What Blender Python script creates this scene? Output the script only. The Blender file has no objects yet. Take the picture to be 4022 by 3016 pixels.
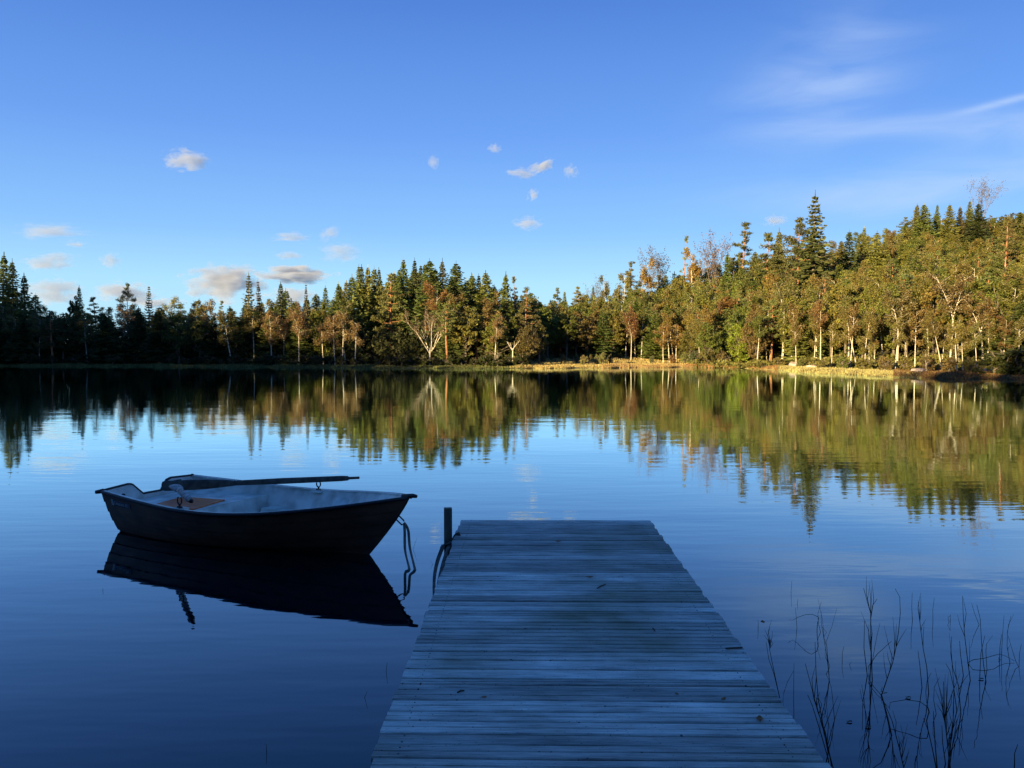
import bpy, math, random
import numpy as np
from mathutils import Vector, Matrix, Euler
S = bpy.context.scene
COL = S.collection
R_ = math.radians

# ---------------------------------------------------------------- camera
CH, PITCH, FPX = 2.25, R_(2.58), 800.0
cd = bpy.data.cameras.new('camera'); cam = bpy.data.objects.new('camera', cd); COL.objects.link(cam)
cam.location = (0, 0, CH); cam.rotation_euler = (R_(90) - PITCH, 0, 0)
cd.sensor_width = 36; cd.lens = FPX / 1024 * 36; cd.clip_end = 20000; cd.clip_start = 0.05
S.camera = cam

# ---------------------------------------------------------------- sky, sun, exposure
SUN_EL, SUN_AZ = R_(9.0), R_(218)          # azimuth clockwise from +Y: behind the camera, to the left
w = bpy.data.worlds.new('World'); S.world = w; w.use_nodes = True
nt = w.node_tree; nt.nodes.clear()
out = nt.nodes.new('ShaderNodeOutputWorld'); bg = nt.nodes.new('ShaderNodeBackground')
sky = nt.nodes.new('ShaderNodeTexSky'); sky.sky_type = 'NISHITA'; sky.sun_disc = False
sky.sun_elevation = SUN_EL; sky.sun_rotation = SUN_AZ
sky.air_density = 1.0; sky.dust_density = 0.2; sky.ozone_density = 3.0
bg.inputs['Strength'].default_value = 0.10
nt.links.new(bg.outputs[0], out.inputs[0])

def wm(op, a, b=None, c=None):
    n = nt.nodes.new('ShaderNodeMath'); n.operation = op
    for i, v in enumerate((a, b, c)):
        if v is None: continue
        if isinstance(v, (int, float)): n.inputs[i].default_value = v
        else: nt.links.new(v, n.inputs[i])
    return n.outputs[0]
hs = nt.nodes.new('ShaderNodeHueSaturation'); hs.inputs['Saturation'].default_value = 1.15
hs.inputs['Hue'].default_value = 0.515
nt.links.new(sky.outputs[0], hs.inputs['Color'])
# clear northern autumn air: the blue deepens quickly with height
sz_ = nt.nodes.new('ShaderNodeTexCoord'); sp_ = nt.nodes.new('ShaderNodeSeparateXYZ'); nt.links.new(sz_.outputs['Generated'], sp_.inputs[0])
rp = nt.nodes.new('ShaderNodeValToRGB'); nt.links.new(sp_.outputs[2], rp.inputs[0]); E_ = rp.color_ramp.elements
E_[1].color = (.022, .105, .35, 1)
for p_, c_ in ((0, (.50, .80, .98)), (.08, (.39, .71, .98)), (.14, (.25, .525, .95)), (.25, (.145, .34, .84)), (.405, (.070, .200, .63)), (.50, (.034, .145, .46))):
    e_ = E_[0] if p_ == 0 else E_.new(p_); e_.color = (*c_, 1)
vs_ = nt.nodes.new('ShaderNodeVectorMath'); vs_.operation = 'SCALE'; vs_.inputs[3].default_value = 3.25; nt.links.new(rp.outputs[0], vs_.inputs[0])
mb_ = nt.nodes.new('ShaderNodeMix'); mb_.data_type = 'RGBA'; mb_.inputs[0].default_value = .92; nt.links.new(hs.outputs[0], mb_.inputs[6]); nt.links.new(vs_.outputs[0], mb_.inputs[7])
# thin cirrus veils high on the right, given by direction
tc = nt.nodes.new('ShaderNodeTexCoord'); sep = nt.nodes.new('ShaderNodeSeparateXYZ')
nt.links.new(tc.outputs['Generated'], sep.inputs[0])
ax = wm('DIVIDE', sep.outputs[0], wm('MAXIMUM', sep.outputs[1], 0.05))     # tangent of bearing
ez = wm('DIVIDE', sep.outputs[2], wm('MAXIMUM', sep.outputs[1], 0.05))     # tangent of height
def veil(cx, cz, wx, wz, tilt, amp):
    dx = wm('SUBTRACT', ax, cx); dz = wm('SUBTRACT', ez, cz)
    u = wm('ADD', wm('MULTIPLY', dx, math.cos(tilt)), wm('MULTIPLY', dz, math.sin(tilt)))
    v = wm('SUBTRACT', wm('MULTIPLY', dz, math.cos(tilt)), wm('MULTIPLY', dx, math.sin(tilt)))
    q = wm('ADD', wm('POWER', wm('ABSOLUTE', wm('DIVIDE', u, wx)), 2.0), wm('POWER', wm('ABSOLUTE', wm('DIVIDE', v, wz)), 2.0))
    return wm('MULTIPLY', wm('EXPONENT', wm('MULTIPLY', q, -1.0)), amp)
mp = nt.nodes.new('ShaderNodeMapping'); mp.inputs['Scale'].default_value = (3.5, 3.5, 16.0); mp.inputs['Rotation'].default_value = (0, R_(-22), 0)
nz = nt.nodes.new('ShaderNodeTexNoise'); nz.inputs['Scale'].default_value = 1.6; nz.inputs['Detail'].default_value = 7; nz.inputs['Distortion'].default_value = 0.6
nt.links.new(tc.outputs['Generated'], mp.inputs[0]); nt.links.new(mp.outputs[0], nz.inputs['Vector'])
tot = None
for a in [(0.385, 0.335, .10, .055, .5, .28), (0.46, 0.272, .13, .016, .06, .22), (0.615, 0.305, .055, .0045, .24, .42),
          (0.58, 0.21, .22, .028, .1, .30), (0.42, 0.18, .12, .02, .0, .15), (0.62, .27, .1, .02, .1, .2)]:
    v = veil(*a); tot = v if tot is None else wm('ADD', tot, v)
fac = wm('MULTIPLY', tot, wm('MAXIMUM', wm('MULTIPLY_ADD', nz.outputs[0], 4.2, -1.35), 0.06))
fac = wm('MINIMUM', wm('MULTIPLY', fac, 1.35), 0.8)
mx = nt.nodes.new('ShaderNodeMix'); mx.data_type = 'RGBA'
nt.links.new(fac, mx.inputs[0]); nt.links.new(mb_.outputs[2], mx.inputs[6]); mx.inputs[7].default_value = (1.75, 2.25, 3.1, 1)
nt.links.new(mx.outputs[2], bg.inputs['Color'])

sl = bpy.data.lights.new('sun', 'SUN'); sun = bpy.data.objects.new('sun', sl); COL.objects.link(sun)
sl.energy = 5.0; sl.angle = R_(0.5); sl.color = (1.0, 0.75, 0.36)
sd = Vector((math.sin(SUN_AZ) * math.cos(SUN_EL), math.cos(SUN_AZ) * math.cos(SUN_EL), math.sin(SUN_EL)))
sun.rotation_euler = sd.to_track_quat('Z', 'Y').to_euler()
S.view_settings.view_transform = 'Standard'; S.view_settings.look = 'None'
S.view_settings.exposure = 1.70; S.view_settings.gamma = 1.0
S.render.engine = 'CYCLES'
c = S.cycles
c.max_bounces = 6; c.diffuse_bounces = 2; c.glossy_bounces = 3; c.transmission_bounces = 3; c.transparent_max_bounces = 6
c.volume_bounces = 3; c.volume_max_steps = 96; c.use_denoising = True; c.caustics_reflective = False; c.caustics_refractive = False
c.use_adaptive_sampling = True; c.adaptive_threshold = 0.015

# ---------------------------------------------------------------- helpers
def tag(o, label=None, cat=None, group=None, kind=None):
    if label: o['label'] = label
    if cat: o['category'] = cat
    if group: o['group'] = group
    if kind: o['kind'] = kind
    return o
def empty(name, loc, rz=0, label=None, cat=None, group=None):
    o = bpy.data.objects.new(name, None); COL.objects.link(o); o.location = loc
    o.rotation_euler = (0, 0, rz); o.empty_display_size = .2
    return tag(o, label, cat, group)

class MB:
    """collects quads, tubes and boxes, and links them as ONE mesh"""
    def __init__(s): s.V = []; s.F = []; s.n = 0
    def add(s, v, f):
        v = np.asarray(v, float).reshape(-1, 3)
        s.V.append(v); s.F += [tuple(int(i) + s.n for i in q) for q in f]; s.n += len(v)
    def quads(s, c, u, v):
        c, u, v = (np.asarray(a, float) for a in (c, u, v)); n = len(c)
        if n == 0: return
        P = np.stack([c - u - v, c + u - v, c + u * .55 + v, c - u * .55 + v], 1).reshape(-1, 3)
        s.V.append(P); b = s.n; s.F += [(b + 4*i, b + 4*i + 1, b + 4*i + 2, b + 4*i + 3) for i in range(n)]; s.n += 4 * n
    def tube(s, pts, rad, k=6, cap=True, flat=None):
        pts = [np.array(p, float) for p in pts]; n = len(pts); V = []
        for i in range(n):
            d = pts[min(i+1, n-1)] - pts[max(i-1, 0)]; d = d / (np.linalg.norm(d) + 1e-9)
            if flat is not None: a = np.array(flat, float)
            else: a = np.array((0, 0, 1.)) if abs(d[2]) < .9 else np.array((1., 0, 0))
            e1 = np.cross(a, d); e1 /= np.linalg.norm(e1) + 1e-9; e2 = np.cross(d, e1)
            r = rad[i] if isinstance(rad, list) else rad
            r1, r2 = r if hasattr(r, '__len__') else (r, r)
            for j in range(k):
                t = 2 * math.pi * j / k
                V.append(pts[i] + e1 * r1 * math.cos(t) + e2 * r2 * math.sin(t))
        F = [(i*k + j, i*k + (j+1) % k, (i+1)*k + (j+1) % k, (i+1)*k + j) for i in range(n-1) for j in range(k)]
        if cap: F += [tuple(range(k))[::-1], tuple((n-1)*k + j for j in range(k))]
        s.add(V, F)
    def box(s, c, d, rz=0, tilt=0):
        x, y, z = (a / 2 for a in d)
        V = [(sx*x, sy*y, sz*z) for sz in (-1, 1) for sx, sy in ((-1,-1), (1,-1), (1,1), (-1,1))]
        M = Matrix.Translation(c) @ Matrix.Rotation(rz, 4, 'Z') @ Matrix.Rotation(tilt, 4, 'Y')
        s.add([M @ Vector(p) for p in V], [(0,3,2,1), (4,5,6,7), (0,1,5,4), (1,2,6,5), (2,3,7,6), (3,0,4,7)])
    def mesh(s, name, mat, smooth=False):
        m = bpy.data.meshes.new(name)
        V = np.concatenate(s.V) if s.V else np.zeros((0, 3))
        m.from_pydata(V.tolist(), [], s.F)
        if mat: m.materials.append(mat)
        if smooth: m.shade_smooth()
        m.update(); return m
    def build(s, name, mat, parent=None, smooth=False):
        o = bpy.data.objects.new(name, s.mesh(name, mat, smooth)); COL.objects.link(o)
        if parent: o.parent = parent
        return o

def bevel(o, wd=.004, seg=2):
    m = o.modifiers.new('bevel', 'BEVEL'); m.width = wd; m.segments = seg; m.limit_method = 'ANGLE'; return o

def mat(name, col=(.5, .5, .5), rough=.6, **kw):
    m = bpy.data.materials.new(name); m.use_nodes = True
    b = m.node_tree.nodes['Principled BSDF']; b.inputs['Base Color'].default_value = (*col, 1); b.inputs['Roughness'].default_value = rough
    for k, v in kw.items(): b.inputs[k].default_value = v
    return m
def nodes(m): return m.node_tree, m.node_tree.nodes['Principled BSDF']
def noisy(name, c1, c2, scale=5, rough=.7, stretch=(1, 1, 1), bump=0.0, detail=6, lo=.35, hi=.65, bdist=.01):
    m = mat(name, c1, rough); t, b = nodes(m); N = t.nodes.new
    tc = N('ShaderNodeTexCoord'); mp = N('ShaderNodeMapping'); mp.inputs['Scale'].default_value = stretch
    nz = N('ShaderNodeTexNoise'); nz.inputs['Scale'].default_value = scale; nz.inputs['Detail'].default_value = detail
    cr = N('ShaderNodeValToRGB'); cr.color_ramp.elements[0].position = lo; cr.color_ramp.elements[1].position = hi
    cr.color_ramp.elements[0].color = (*c1, 1); cr.color_ramp.elements[1].color = (*c2, 1)
    t.links.new(tc.outputs['Object'], mp.inputs[0]); t.links.new(mp.outputs[0], nz.inputs['Vector'])
    t.links.new(nz.outputs[0], cr.inputs[0]); t.links.new(cr.outputs[0], b.inputs['Base Color'])
    if bump:
        bp = N('ShaderNodeBump'); bp.inputs['Strength'].default_value = bump; bp.inputs['Distance'].default_value = bdist
        t.links.new(nz.outputs[0], bp.inputs['Height']); t.links.new(bp.outputs[0], b.inputs['Normal'])
    return m

def foliage(name, hue=.03, val=.45, trans=.3, rough=.55):
    """leaf colour = colour of the tree (object colour) varied from leaf clump to leaf clump"""
    m = bpy.data.materials.new(name); m.use_nodes = True; t = m.node_tree; N = t.nodes.new
    b = t.nodes['Principled BSDF']; b.inputs['Roughness'].default_value = rough; b.inputs['Specular IOR Level'].default_value = .25
    oi = N('ShaderNodeObjectInfo'); ge = N('ShaderNodeNewGeometry'); h = N('ShaderNodeHueSaturation')
    tc = N('ShaderNodeTexCoord'); nz = N('ShaderNodeTexNoise'); nz.inputs['Scale'].default_value = .9; nz.inputs['Detail'].default_value = 2
    t.links.new(tc.outputs['Object'], nz.inputs['Vector'])
    def M(op, a, b_, c_=None):
        n = N('ShaderNodeMath'); n.operation = op
        for i, v in enumerate((a, b_, c_)):
            if v is None: continue
            if isinstance(v, (int, float)): n.inputs[i].default_value = v
            else: t.links.new(v, n.inputs[i])
        return n.outputs[0]
    rnd = ge.outputs['Random Per Island']
    t.links.new(M('ADD', M('MULTIPLY_ADD', M('FRACT', M('MULTIPLY', rnd, 17.3), None), hue, .5 - hue / 2), M('MULTIPLY_ADD', nz.outputs[0], .04, -.02)), h.inputs['Hue'])
    t.links.new(M('MULTIPLY', M('MULTIPLY_ADD', rnd, val * 2, 1 - val), M('MULTIPLY_ADD', nz.outputs[0], 1.2, .4)), h.inputs['Value'])
    t.links.new(oi.outputs['Color'], h.inputs['Color'])
    t.links.new(h.outputs[0], b.inputs['Base Color'])
    tr = N('ShaderNodeBsdfTranslucent'); ms = N('ShaderNodeMixShader'); ms.inputs[0].default_value = trans
    t.links.new(h.outputs[0], tr.inputs[0]); t.links.new(b.outputs[0], ms.inputs[1]); t.links.new(tr.outputs[0], ms.inputs[2])
    t.links.new(ms.outputs[0], t.nodes['Material Output'].inputs[0]); return m

M_leaf = foliage('leaves', .05, .36, .45); M_need = foliage('needles', .03, .38, .28)
M_birch = noisy('birch_bark', (.06, .05, .045), (.56, .51, .42), 2.4, .7, (1, 1, 6), lo=.40, hi=.50, detail=5)
M_bark = noisy('grey_bark', (.07, .055, .045), (.17, .14, .11), 6, .9, (2, 2, .6), .4)
M_pine = noisy('pine_bark', (.16, .07, .035), (.36, .17, .08), 4, .85, (1, 1, .6))
M_dead = noisy('bleached_wood', (.35, .30, .24), (.60, .55, .46), 5, .8, (2, 2, .5))

# ---------------------------------------------------------------- terrain
TH = [-180, -150, -120, -90, -60, -45, -32.6, -19.3, -6.8, .8, 6.4, 13.2, 17.5, 20.4, 24.7, 27.6, 32.6, 45, 70, 90, 120, 150, 180]
RR = [3, 6, 20, 55, 92, 112, 118, 100, 89, 87.5, 90, 96, 90, 77, 71, 68, 68, 60, 48, 36, 18, 6, 3]
HH = [[-180, -60, -33, -15, -8, 0, 6, 13.2, 20, 27, 33, 60, 90, 180], [0, 0, 1.5, 2, 4, 2.6, 4, 8.5, 13.5, 20, 23.5, 24, 10, 0]]
def sm(x): x = np.clip(x, 0, 1); return x * x * (3 - 2 * x)
def shoreR(th):
    return np.interp(th, TH, RR) + .9 * np.sin(th * 1.7) * (np.abs(th) < 100) + .5 * np.sin(th * 4.3 + 1) * (np.abs(th) < 100)
A30 = R_(38)
def crest(wc):                                             # the wooded ridge behind the camera: top of its trees
    return np.interp(wc, [-260, -200, -150, -113, -99, -91, -80, -69, -62, -43, -21, -14, -8, 10, 40, 80, 130], [20, 27, 31, 29.8, 26.2, 25.0, 23.4, 22.2, 21.2, 20.2, 21.0, 22.2, 23.2, 23.8, 24, 20, 10])
TREE_B = 8.0
def ground(x, y):
    x = np.asarray(x, float); y = np.asarray(y, float)
    r = np.hypot(x, y); th = np.degrees(np.arctan2(x, y)); s = r - shoreR(th)
    near = sm((r - 20) / 30)
    h = np.where(s < 0, -np.minimum(2.5, -s * .35), .12 * sm(s / 1.5) + .80 * sm((s - 4) / 25) + near * np.interp(th, *HH) * sm((s - 8) / 100))
    t = x * math.sin(A30) + y * math.cos(A30); wc = x * math.cos(A30) - y * math.sin(A30)
    rid = np.maximum(crest(wc) - TREE_B, 0) * sm(1 - (t + 60) / 50) * sm(s / 6)
    h = np.where((s > 0) & (t < 20), np.maximum(h, rid), h)
    bumpy = (.25 * np.sin(x * .31 + 1) * np.cos(y * .27) + .12 * np.sin(x * .9) * np.sin(y * .8 + 2)) * sm((s - 6) / 12)
    return h + bumpy
def gz(x, y): return float(ground(x, y))
n = 281
u = np.linspace(-1, 1, n); g1 = 1400 * (.20 * u + .80 * u ** 5)
X, Y = np.meshgrid(g1, g1 + 40); Z = ground(X, Y)
t_ = MB(); t_.add(np.stack([X, Y, Z], -1).reshape(-1, 3), [(j*n+i, j*n+i+1, (j+1)*n+i+1, (j+1)*n+i) for j in range(n-1) for i in range(n-1)])
M_ground = noisy('forest_floor', (.035, .032, .016), (.09, .075, .03), .8, .95, bump=.3, bdist=.2)
tag(t_.build('ground', M_ground, smooth=True), kind='structure')

# water: dark peaty lake, nearly still
m = mat('lake_water', (.0004, .005, .012), .5); t, b = nodes(m); N = t.nodes.new
b.inputs['Specular IOR Level'].default_value = 0
gl = N('ShaderNodeBsdfGlossy'); gl.inputs['Roughness'].default_value = .02; gl.inputs['Color'].default_value = (.82, .97, 1, 1)
fr = N('ShaderNodeFresnel'); fr.inputs['IOR'].default_value = 1.38; fm = N('ShaderNodeMath'); fm.operation = 'MULTIPLY'; fm.inputs[1].default_value = 1.9; fm.use_clamp = True
ms = N('ShaderNodeMixShader'); t.links.new(fr.outputs[0], fm.inputs[0]); t.links.new(fm.outputs[0], ms.inputs[0]); t.links.new(b.outputs[0], ms.inputs[1]); t.links.new(gl.outputs[0], ms.inputs[2])
t.links.new(ms.outputs[0], t.nodes['Material Output'].inputs[0])
tc = N('ShaderNodeTexCoord')
def ripple(scale, stretch, rot, det):
    mp = N('ShaderNodeMapping'); mp.inputs['Scale'].default_value = stretch; mp.inputs['Rotation'].default_value = (0, 0, rot)
    z = N('ShaderNodeTexNoise'); z.inputs['Scale'].default_value = scale; z.inputs['Detail'].default_value = det
    t.links.new(tc.outputs['Object'], mp.inputs[0]); t.links.new(mp.outputs[0], z.inputs['Vector']); return z.outputs[0]
prev = None
for hgt, dist in ((ripple(.35, (.5, 1.3, 1), .25, 2), .007), (ripple(1.1, (.45, 1.5, 1), .5, 2), .0017), (ripple(2.2, (.35, 1.6, 1), -.15, 2), .0020), (ripple(9, (.5, 1.4, 1), .1, 1), .00022)):
    bp = N('ShaderNodeBump'); bp.inputs['Strength'].default_value = 1; bp.inputs['Distance'].default_value = dist
    t.links.new(hgt, bp.inputs['Height'])
    if prev: t.links.new(prev, bp.inputs['Normal'])
    prev = bp.outputs[0]
t.links.new(prev, gl.inputs['Normal']); t.links.new(prev, fr.inputs['Normal'])
wv = MB(); wv.add([(-400, -150, 0), (400, -150, 0), (400, 400, 0), (-400, 400, 0)], [(0, 1, 2, 3)])
tag(wv.build('water', m), kind='structure')

# ---------------------------------------------------------------- picture measures turned into places
def ray(px, py):
    x = (px - 512) / FPX; y = -(py - 384) / FPX
    return x, math.cos(PITCH) + y * math.sin(PITCH), y * math.cos(PITCH) - math.sin(PITCH)
K = 1024 / 2212
def zat(py2212, depth):
    d = ray(512, py2212 * K); return CH + d[2] / d[1] * depth
def onwater(px, py):
    d = ray(px, py); t = -CH / d[2]; return d[0] * t, d[1] * t
def spot(x2212, s):
    th = math.degrees(math.atan((x2212 * K - 512) / FPX)); r = float(shoreR(np.array(th))) + s
    return r * math.sin(R_(th)), r * math.cos(R_(th))

# ---------------------------------------------------------------- tree kinds
def unit(v): return v / (np.linalg.norm(v, axis=-1, keepdims=True) + 1e-9)
def spruce(seed, H=10., R=1.75, z0=.06, dens=1.0, droop=.25, gap=.30):
    g = np.random.default_rng(seed); tr = MB(); cr = MB()
    tr.tube([(0, 0, -.3), (.03, 0, H * .5), (0, .02, H)], [.17, .09, .012], 6)
    z = H * z0 + .2; C = []; U = []; V = []
    while z < H - .12:
        f = (z - H * z0) / (H * (1 - z0)); rad = R * (1 - f) ** .95 * g.uniform(.8, 1.12) + .05
        nb = int(5 + 4 * (1 - f)); a0 = g.uniform(0, 6.28)
        for b in range(nb):
            a = a0 + 6.283 * b / nb + g.uniform(-.25, .25); L = rad * g.uniform(.62, 1.15)
            if g.random() < .06: continue
            if g.random() < .10: L *= g.uniform(.25, .6)
            d = np.array((math.cos(a), math.sin(a), 0.)); sd = np.array((-math.sin(a), math.cos(a), 0.))
            sl = -droop * (1 - f) + .35 * f + g.normal(0, .07)
            k = max(3, int(L * 7.5 * dens)); s = np.linspace(.1, 1, k) + g.uniform(-.03, .03, k)
            P = d * (s * L)[:, None]; P[:, 2] = z + sl * L * s - .22 * L * s * (1 - s) * 1.5 + .16 * L * s ** 3
            if L > .5: tr.tube([(0, 0, z), tuple(P[k // 2]), tuple(P[-1])], [.022, .014, .005], 3, False)
            for side in (-1, 1):
                tw = .05 + .09 * min(1, L) + .30 * L * (1 - s) * g.uniform(.6, 1.1, k)
                dirn = unit(d * .75 + side * sd * g.uniform(.5, 1.1, (k, 1)) + np.array((0, 0, -1.)) * g.uniform(.05, .5, (k, 1)))
                C.append(P + dirn * tw[:, None] * .8); V.append(dirn * tw[:, None])
                up = unit(np.cross(dirn, d + g.normal(0, .5, (k, 3)))); U.append(up * g.uniform(.045, .085, (k, 1)))
            C.append(P[-1:] + d * .06); V.append(np.array([d * (.05 + .13 * min(1, L)) + (0, 0, .02)])); U.append(np.array([sd * .07]))
        z += gap * g.uniform(.75, 1.25) * (1 - .45 * f)
    C.append(np.array([(0, 0, H)])); V.append(np.array([(0, 0, .3)])); U.append(np.array([(.05, 0, 0)]))
    cr.quads(np.concatenate(C), np.concatenate(U), np.concatenate(V))
    return tr.mesh('trunk', M_bark), cr.mesh('crown', M_need), H

def clump(g, c, r, n, size, flat=.55, up=.3):
    q = unit(g.normal(0, 1, (n, 3))) * (g.random((n, 1)) ** .45) * r; q[:, 2] *= flat
    d = unit(g.normal(0, 1, (n, 3)) + unit(q) * .9 + (0, 0, up)); e = unit(np.cross(d, g.normal(0, 1, (n, 3))))
    sz = g.uniform(.6, 1.3, (n, 1))
    return q + c, e * size[0] * sz, d * size[1] * sz

def pine(seed, H=10., zc=.42, R=1.5, nl=30, wide=.55, top=.35, cl=46):
    g = np.random.default_rng(seed); tr = MB(); cr = MB(); b1 = g.uniform(-.25, .25, 2)
    ax_ = lambda z: np.array((b1[0] * math.sin(z / H * 2.6), b1[1] * math.sin(z / H * 2.2), z))
    tr.tube([(0, 0, -.3)] + [ax_(z) for z in np.linspace(0, H * .97, 8)], [.18, .17, .15, .13, .115, .09, .07, .05, .02], 7)
    for i in range(nl):
        f = (i + g.uniform(-.4, .4)) / (nl - 1); f = min(max(f, 0), 1); z = H * (zc + (1 - zc) * f * .98)
        prof = R * (math.sin(math.pi * min(1, (f * .82 + .22))) ** .7 if f > 0 else .6) * (1 if f < .8 else 1 - (f - .8) / .2 * (1 - top))
        L = prof * g.uniform(.55, 1.1); a = i * 2.4 + g.uniform(-.5, .5); d = np.array((math.cos(a), math.sin(a), 0.))
        p0 = ax_(z); p1 = p0 + d * L * .55 + (0, 0, L * .03); p2 = p0 + d * L + (0, 0, L * g.uniform(.02, .28))
        tr.tube([p0, p1, p2], [.04, .026, .01], 4, False)
        for s in ((.55, .8), (.85, 1.), (1.05, .85)) if L > .7 else ((.8, 1.),):
            if g.random() < .12: continue
            c_ = p0 + (p2 - p0) * s[0] + g.normal(0, .1, 3); cr.quads(*clump(g, c_, (.22 + wide * .55 * g.uniform(.6, 1.1)) * s[1] * (.6 + .4 * min(1, L)), cl, (.035, .13), .42, .7))
    cr.quads(*clump(g, ax_(H * .98), .38, 60, (.035, .13), .6, .9))
    return tr.mesh('trunk', M_pine), cr.mesh('crown', M_need), H

def grow(g, tr, p, d, L, r, lev, tips, spread=.6, upw=.25, wig=.18, sides=5, kids=(2, 4)):
    pts = [np.array(p, float)]; q = np.array(d, float); k = 4
    for i in range(k):
        q = q + g.normal(0, wig, 3) + (0, 0, upw * .35); q /= np.linalg.norm(q); pts.append(pts[-1] + q * L / k)
    r2 = r * .55
    tr.tube(pts, list(np.linspace(r, r2, k + 1)), max(3, sides), False)
    if lev == 0: tips += pts[1:]; return
    for j in range(int(g.integers(kids[0], kids[1] + 1))):
        i = int(g.integers(2, k + 1)); dd = q + g.normal(0, spread, 3); dd /= np.linalg.norm(dd)
        grow(g, tr, pts[i], dd, L * g.uniform(.5, .78), r2 * .85, lev - 1, tips, spread, upw, wig, sides - 1, kids)
    if lev == 1: tips += pts[2:]

def birch(seed, H=10., clear=.45, fork=0, n=3400, R=1.5, leaf=(.055, .075), bend=.35, dens=1.):
    g = np.random.default_rng(seed); tr = MB(); cr = MB(); tips = []
    b1 = g.uniform(-bend, bend, 2); ph = g.uniform(0, 3)
    ax_ = lambda z, o=0: np.array((b1[0] * math.sin(z / H * 3 + ph) - b1[0] * math.sin(ph) + o * max(0, z / H - .52) * H * .42, b1[1] * math.sin(z / H * 2), z))
    stems = [0] if not fork else [-fork, fork * .8]
    for o in stems:
        zs = np.linspace(-.03 * H if o == stems[0] else (.51 * H), H * (.97 if o <= 0 else .9), 9)
        tr.tube([ax_(z, o) for z in zs], [max(.012, .09 * (1 - z / H * .88)) for z in zs], 7)
        for z in np.linspace(H * clear, H * .95, 16):
            a = g.uniform(0, 6.28); L = R * (1.05 - .75 * abs(z / H - .62) * 1.6) * g.uniform(.5, 1.)
            d = np.array((math.cos(a), math.sin(a), g.uniform(.5, 1.3))); d /= np.linalg.norm(d)
            grow(g, tr, ax_(z, o), d, L, .028, 1, tips, .55, -.05, .12, 4, (1, 3))
    T = np.array(tips); n = int(n * dens); i = g.integers(0, len(T), n)
    P = T[i] + g.normal(0, .16, (n, 3)); P[:, 2] -= np.abs(g.normal(0, .28, n))
    d = unit(g.normal(0, 1, (n, 3)) + (0, 0, -.5)); e = unit(np.cross(d, g.normal(0, 1, (n, 3)))); s = g.uniform(.6, 1.3, (n, 1))
    cr.quads(P, e * leaf[0] * s, d * leaf[1] * s)
    return tr.mesh('trunk', M_birch), cr.mesh('crown', M_leaf), H

def broadleaf(seed, H=8., R=2.3, z0=.16, clumps=95, n=52, bark=None, top=1.0, size=(.075, .1)):
    g = np.random.default_rng(seed); tr = MB(); cr = MB(); tips = []
    tr.tube([(0, 0, -.3), (.06, .03, H * .3), (0, 0, H * .7)], [.17, .13, .05], 7)
    for k in range(12):
        a = g.uniform(0, 6.28); z = H * g.uniform(.2, .6)
        grow(g, tr, (0, 0, z), unit(np.array((math.cos(a), math.sin(a), g.uniform(.3, 1.)))), R * .8, .06, 1, tips, .5, .2, .2, 4, (2, 3))
    zc = H * (z0 + 1) / 2; hz = H * (1 - z0) / 2
    lob = [(unit(g.normal(0, 1, 3)), g.uniform(.7, 1.12)) for _ in range(14)]
    for k in range(clumps):
        q = unit(g.normal(0, 1, 3)); rr = g.random() ** .33
        sc_ = max([l[1] * max(0, float(q @ l[0])) ** 1.5 for l in lob]) * .45 + .58
        zf = q[2] * rr; wd = R * sc_ * (1 - .25 * max(0, zf) * top)
        c_ = np.array((q[0] * rr * wd, q[1] * rr * wd, zc + hz * zf * (sc_ * .4 + .62)))
        cr.quads(*clump(g, c_, R * g.uniform(.16, .30), n, size, .75, .1))
    return tr.mesh('trunk', bark or M_bark), cr.mesh('crown', M_leaf), H

def bare(seed, H=8., spread=.5, lev=3, n=2600, clear=.25, bark=None, up=.35, r=.13):
    g = np.random.default_rng(seed); tr = MB(); cr = MB(); tips = []
    zf = H * clear; tr.tube([(0, 0, -.3), (.04, 0, zf * .5), (0, 0, zf)], [r * 1.15, r, r * .9], 7)
    for k in range(6):
        a = k * 1.05 + g.uniform(-.3, .3); d = unit(np.array((math.cos(a) * spread, math.sin(a) * spread, 1.)))
        grow(g, tr, (0, 0, zf * g.uniform(.8, 1)), d, H * .42, r * .5, lev - 1, tips, .32, up, .1, 5, (3, 4))
    T = np.array(tips); P = T[g.integers(0, len(T), n)] + g.normal(0, .13, (n, 3))
    d = unit(g.normal(0, 1, (n, 3))); e = unit(np.cross(d, g.normal(0, 1, (n, 3))))
    cr.quads(P, e * .035, d * .075)
    return tr.mesh('trunk', bark or M_birch), cr.mesh('crown', M_leaf), H

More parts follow.
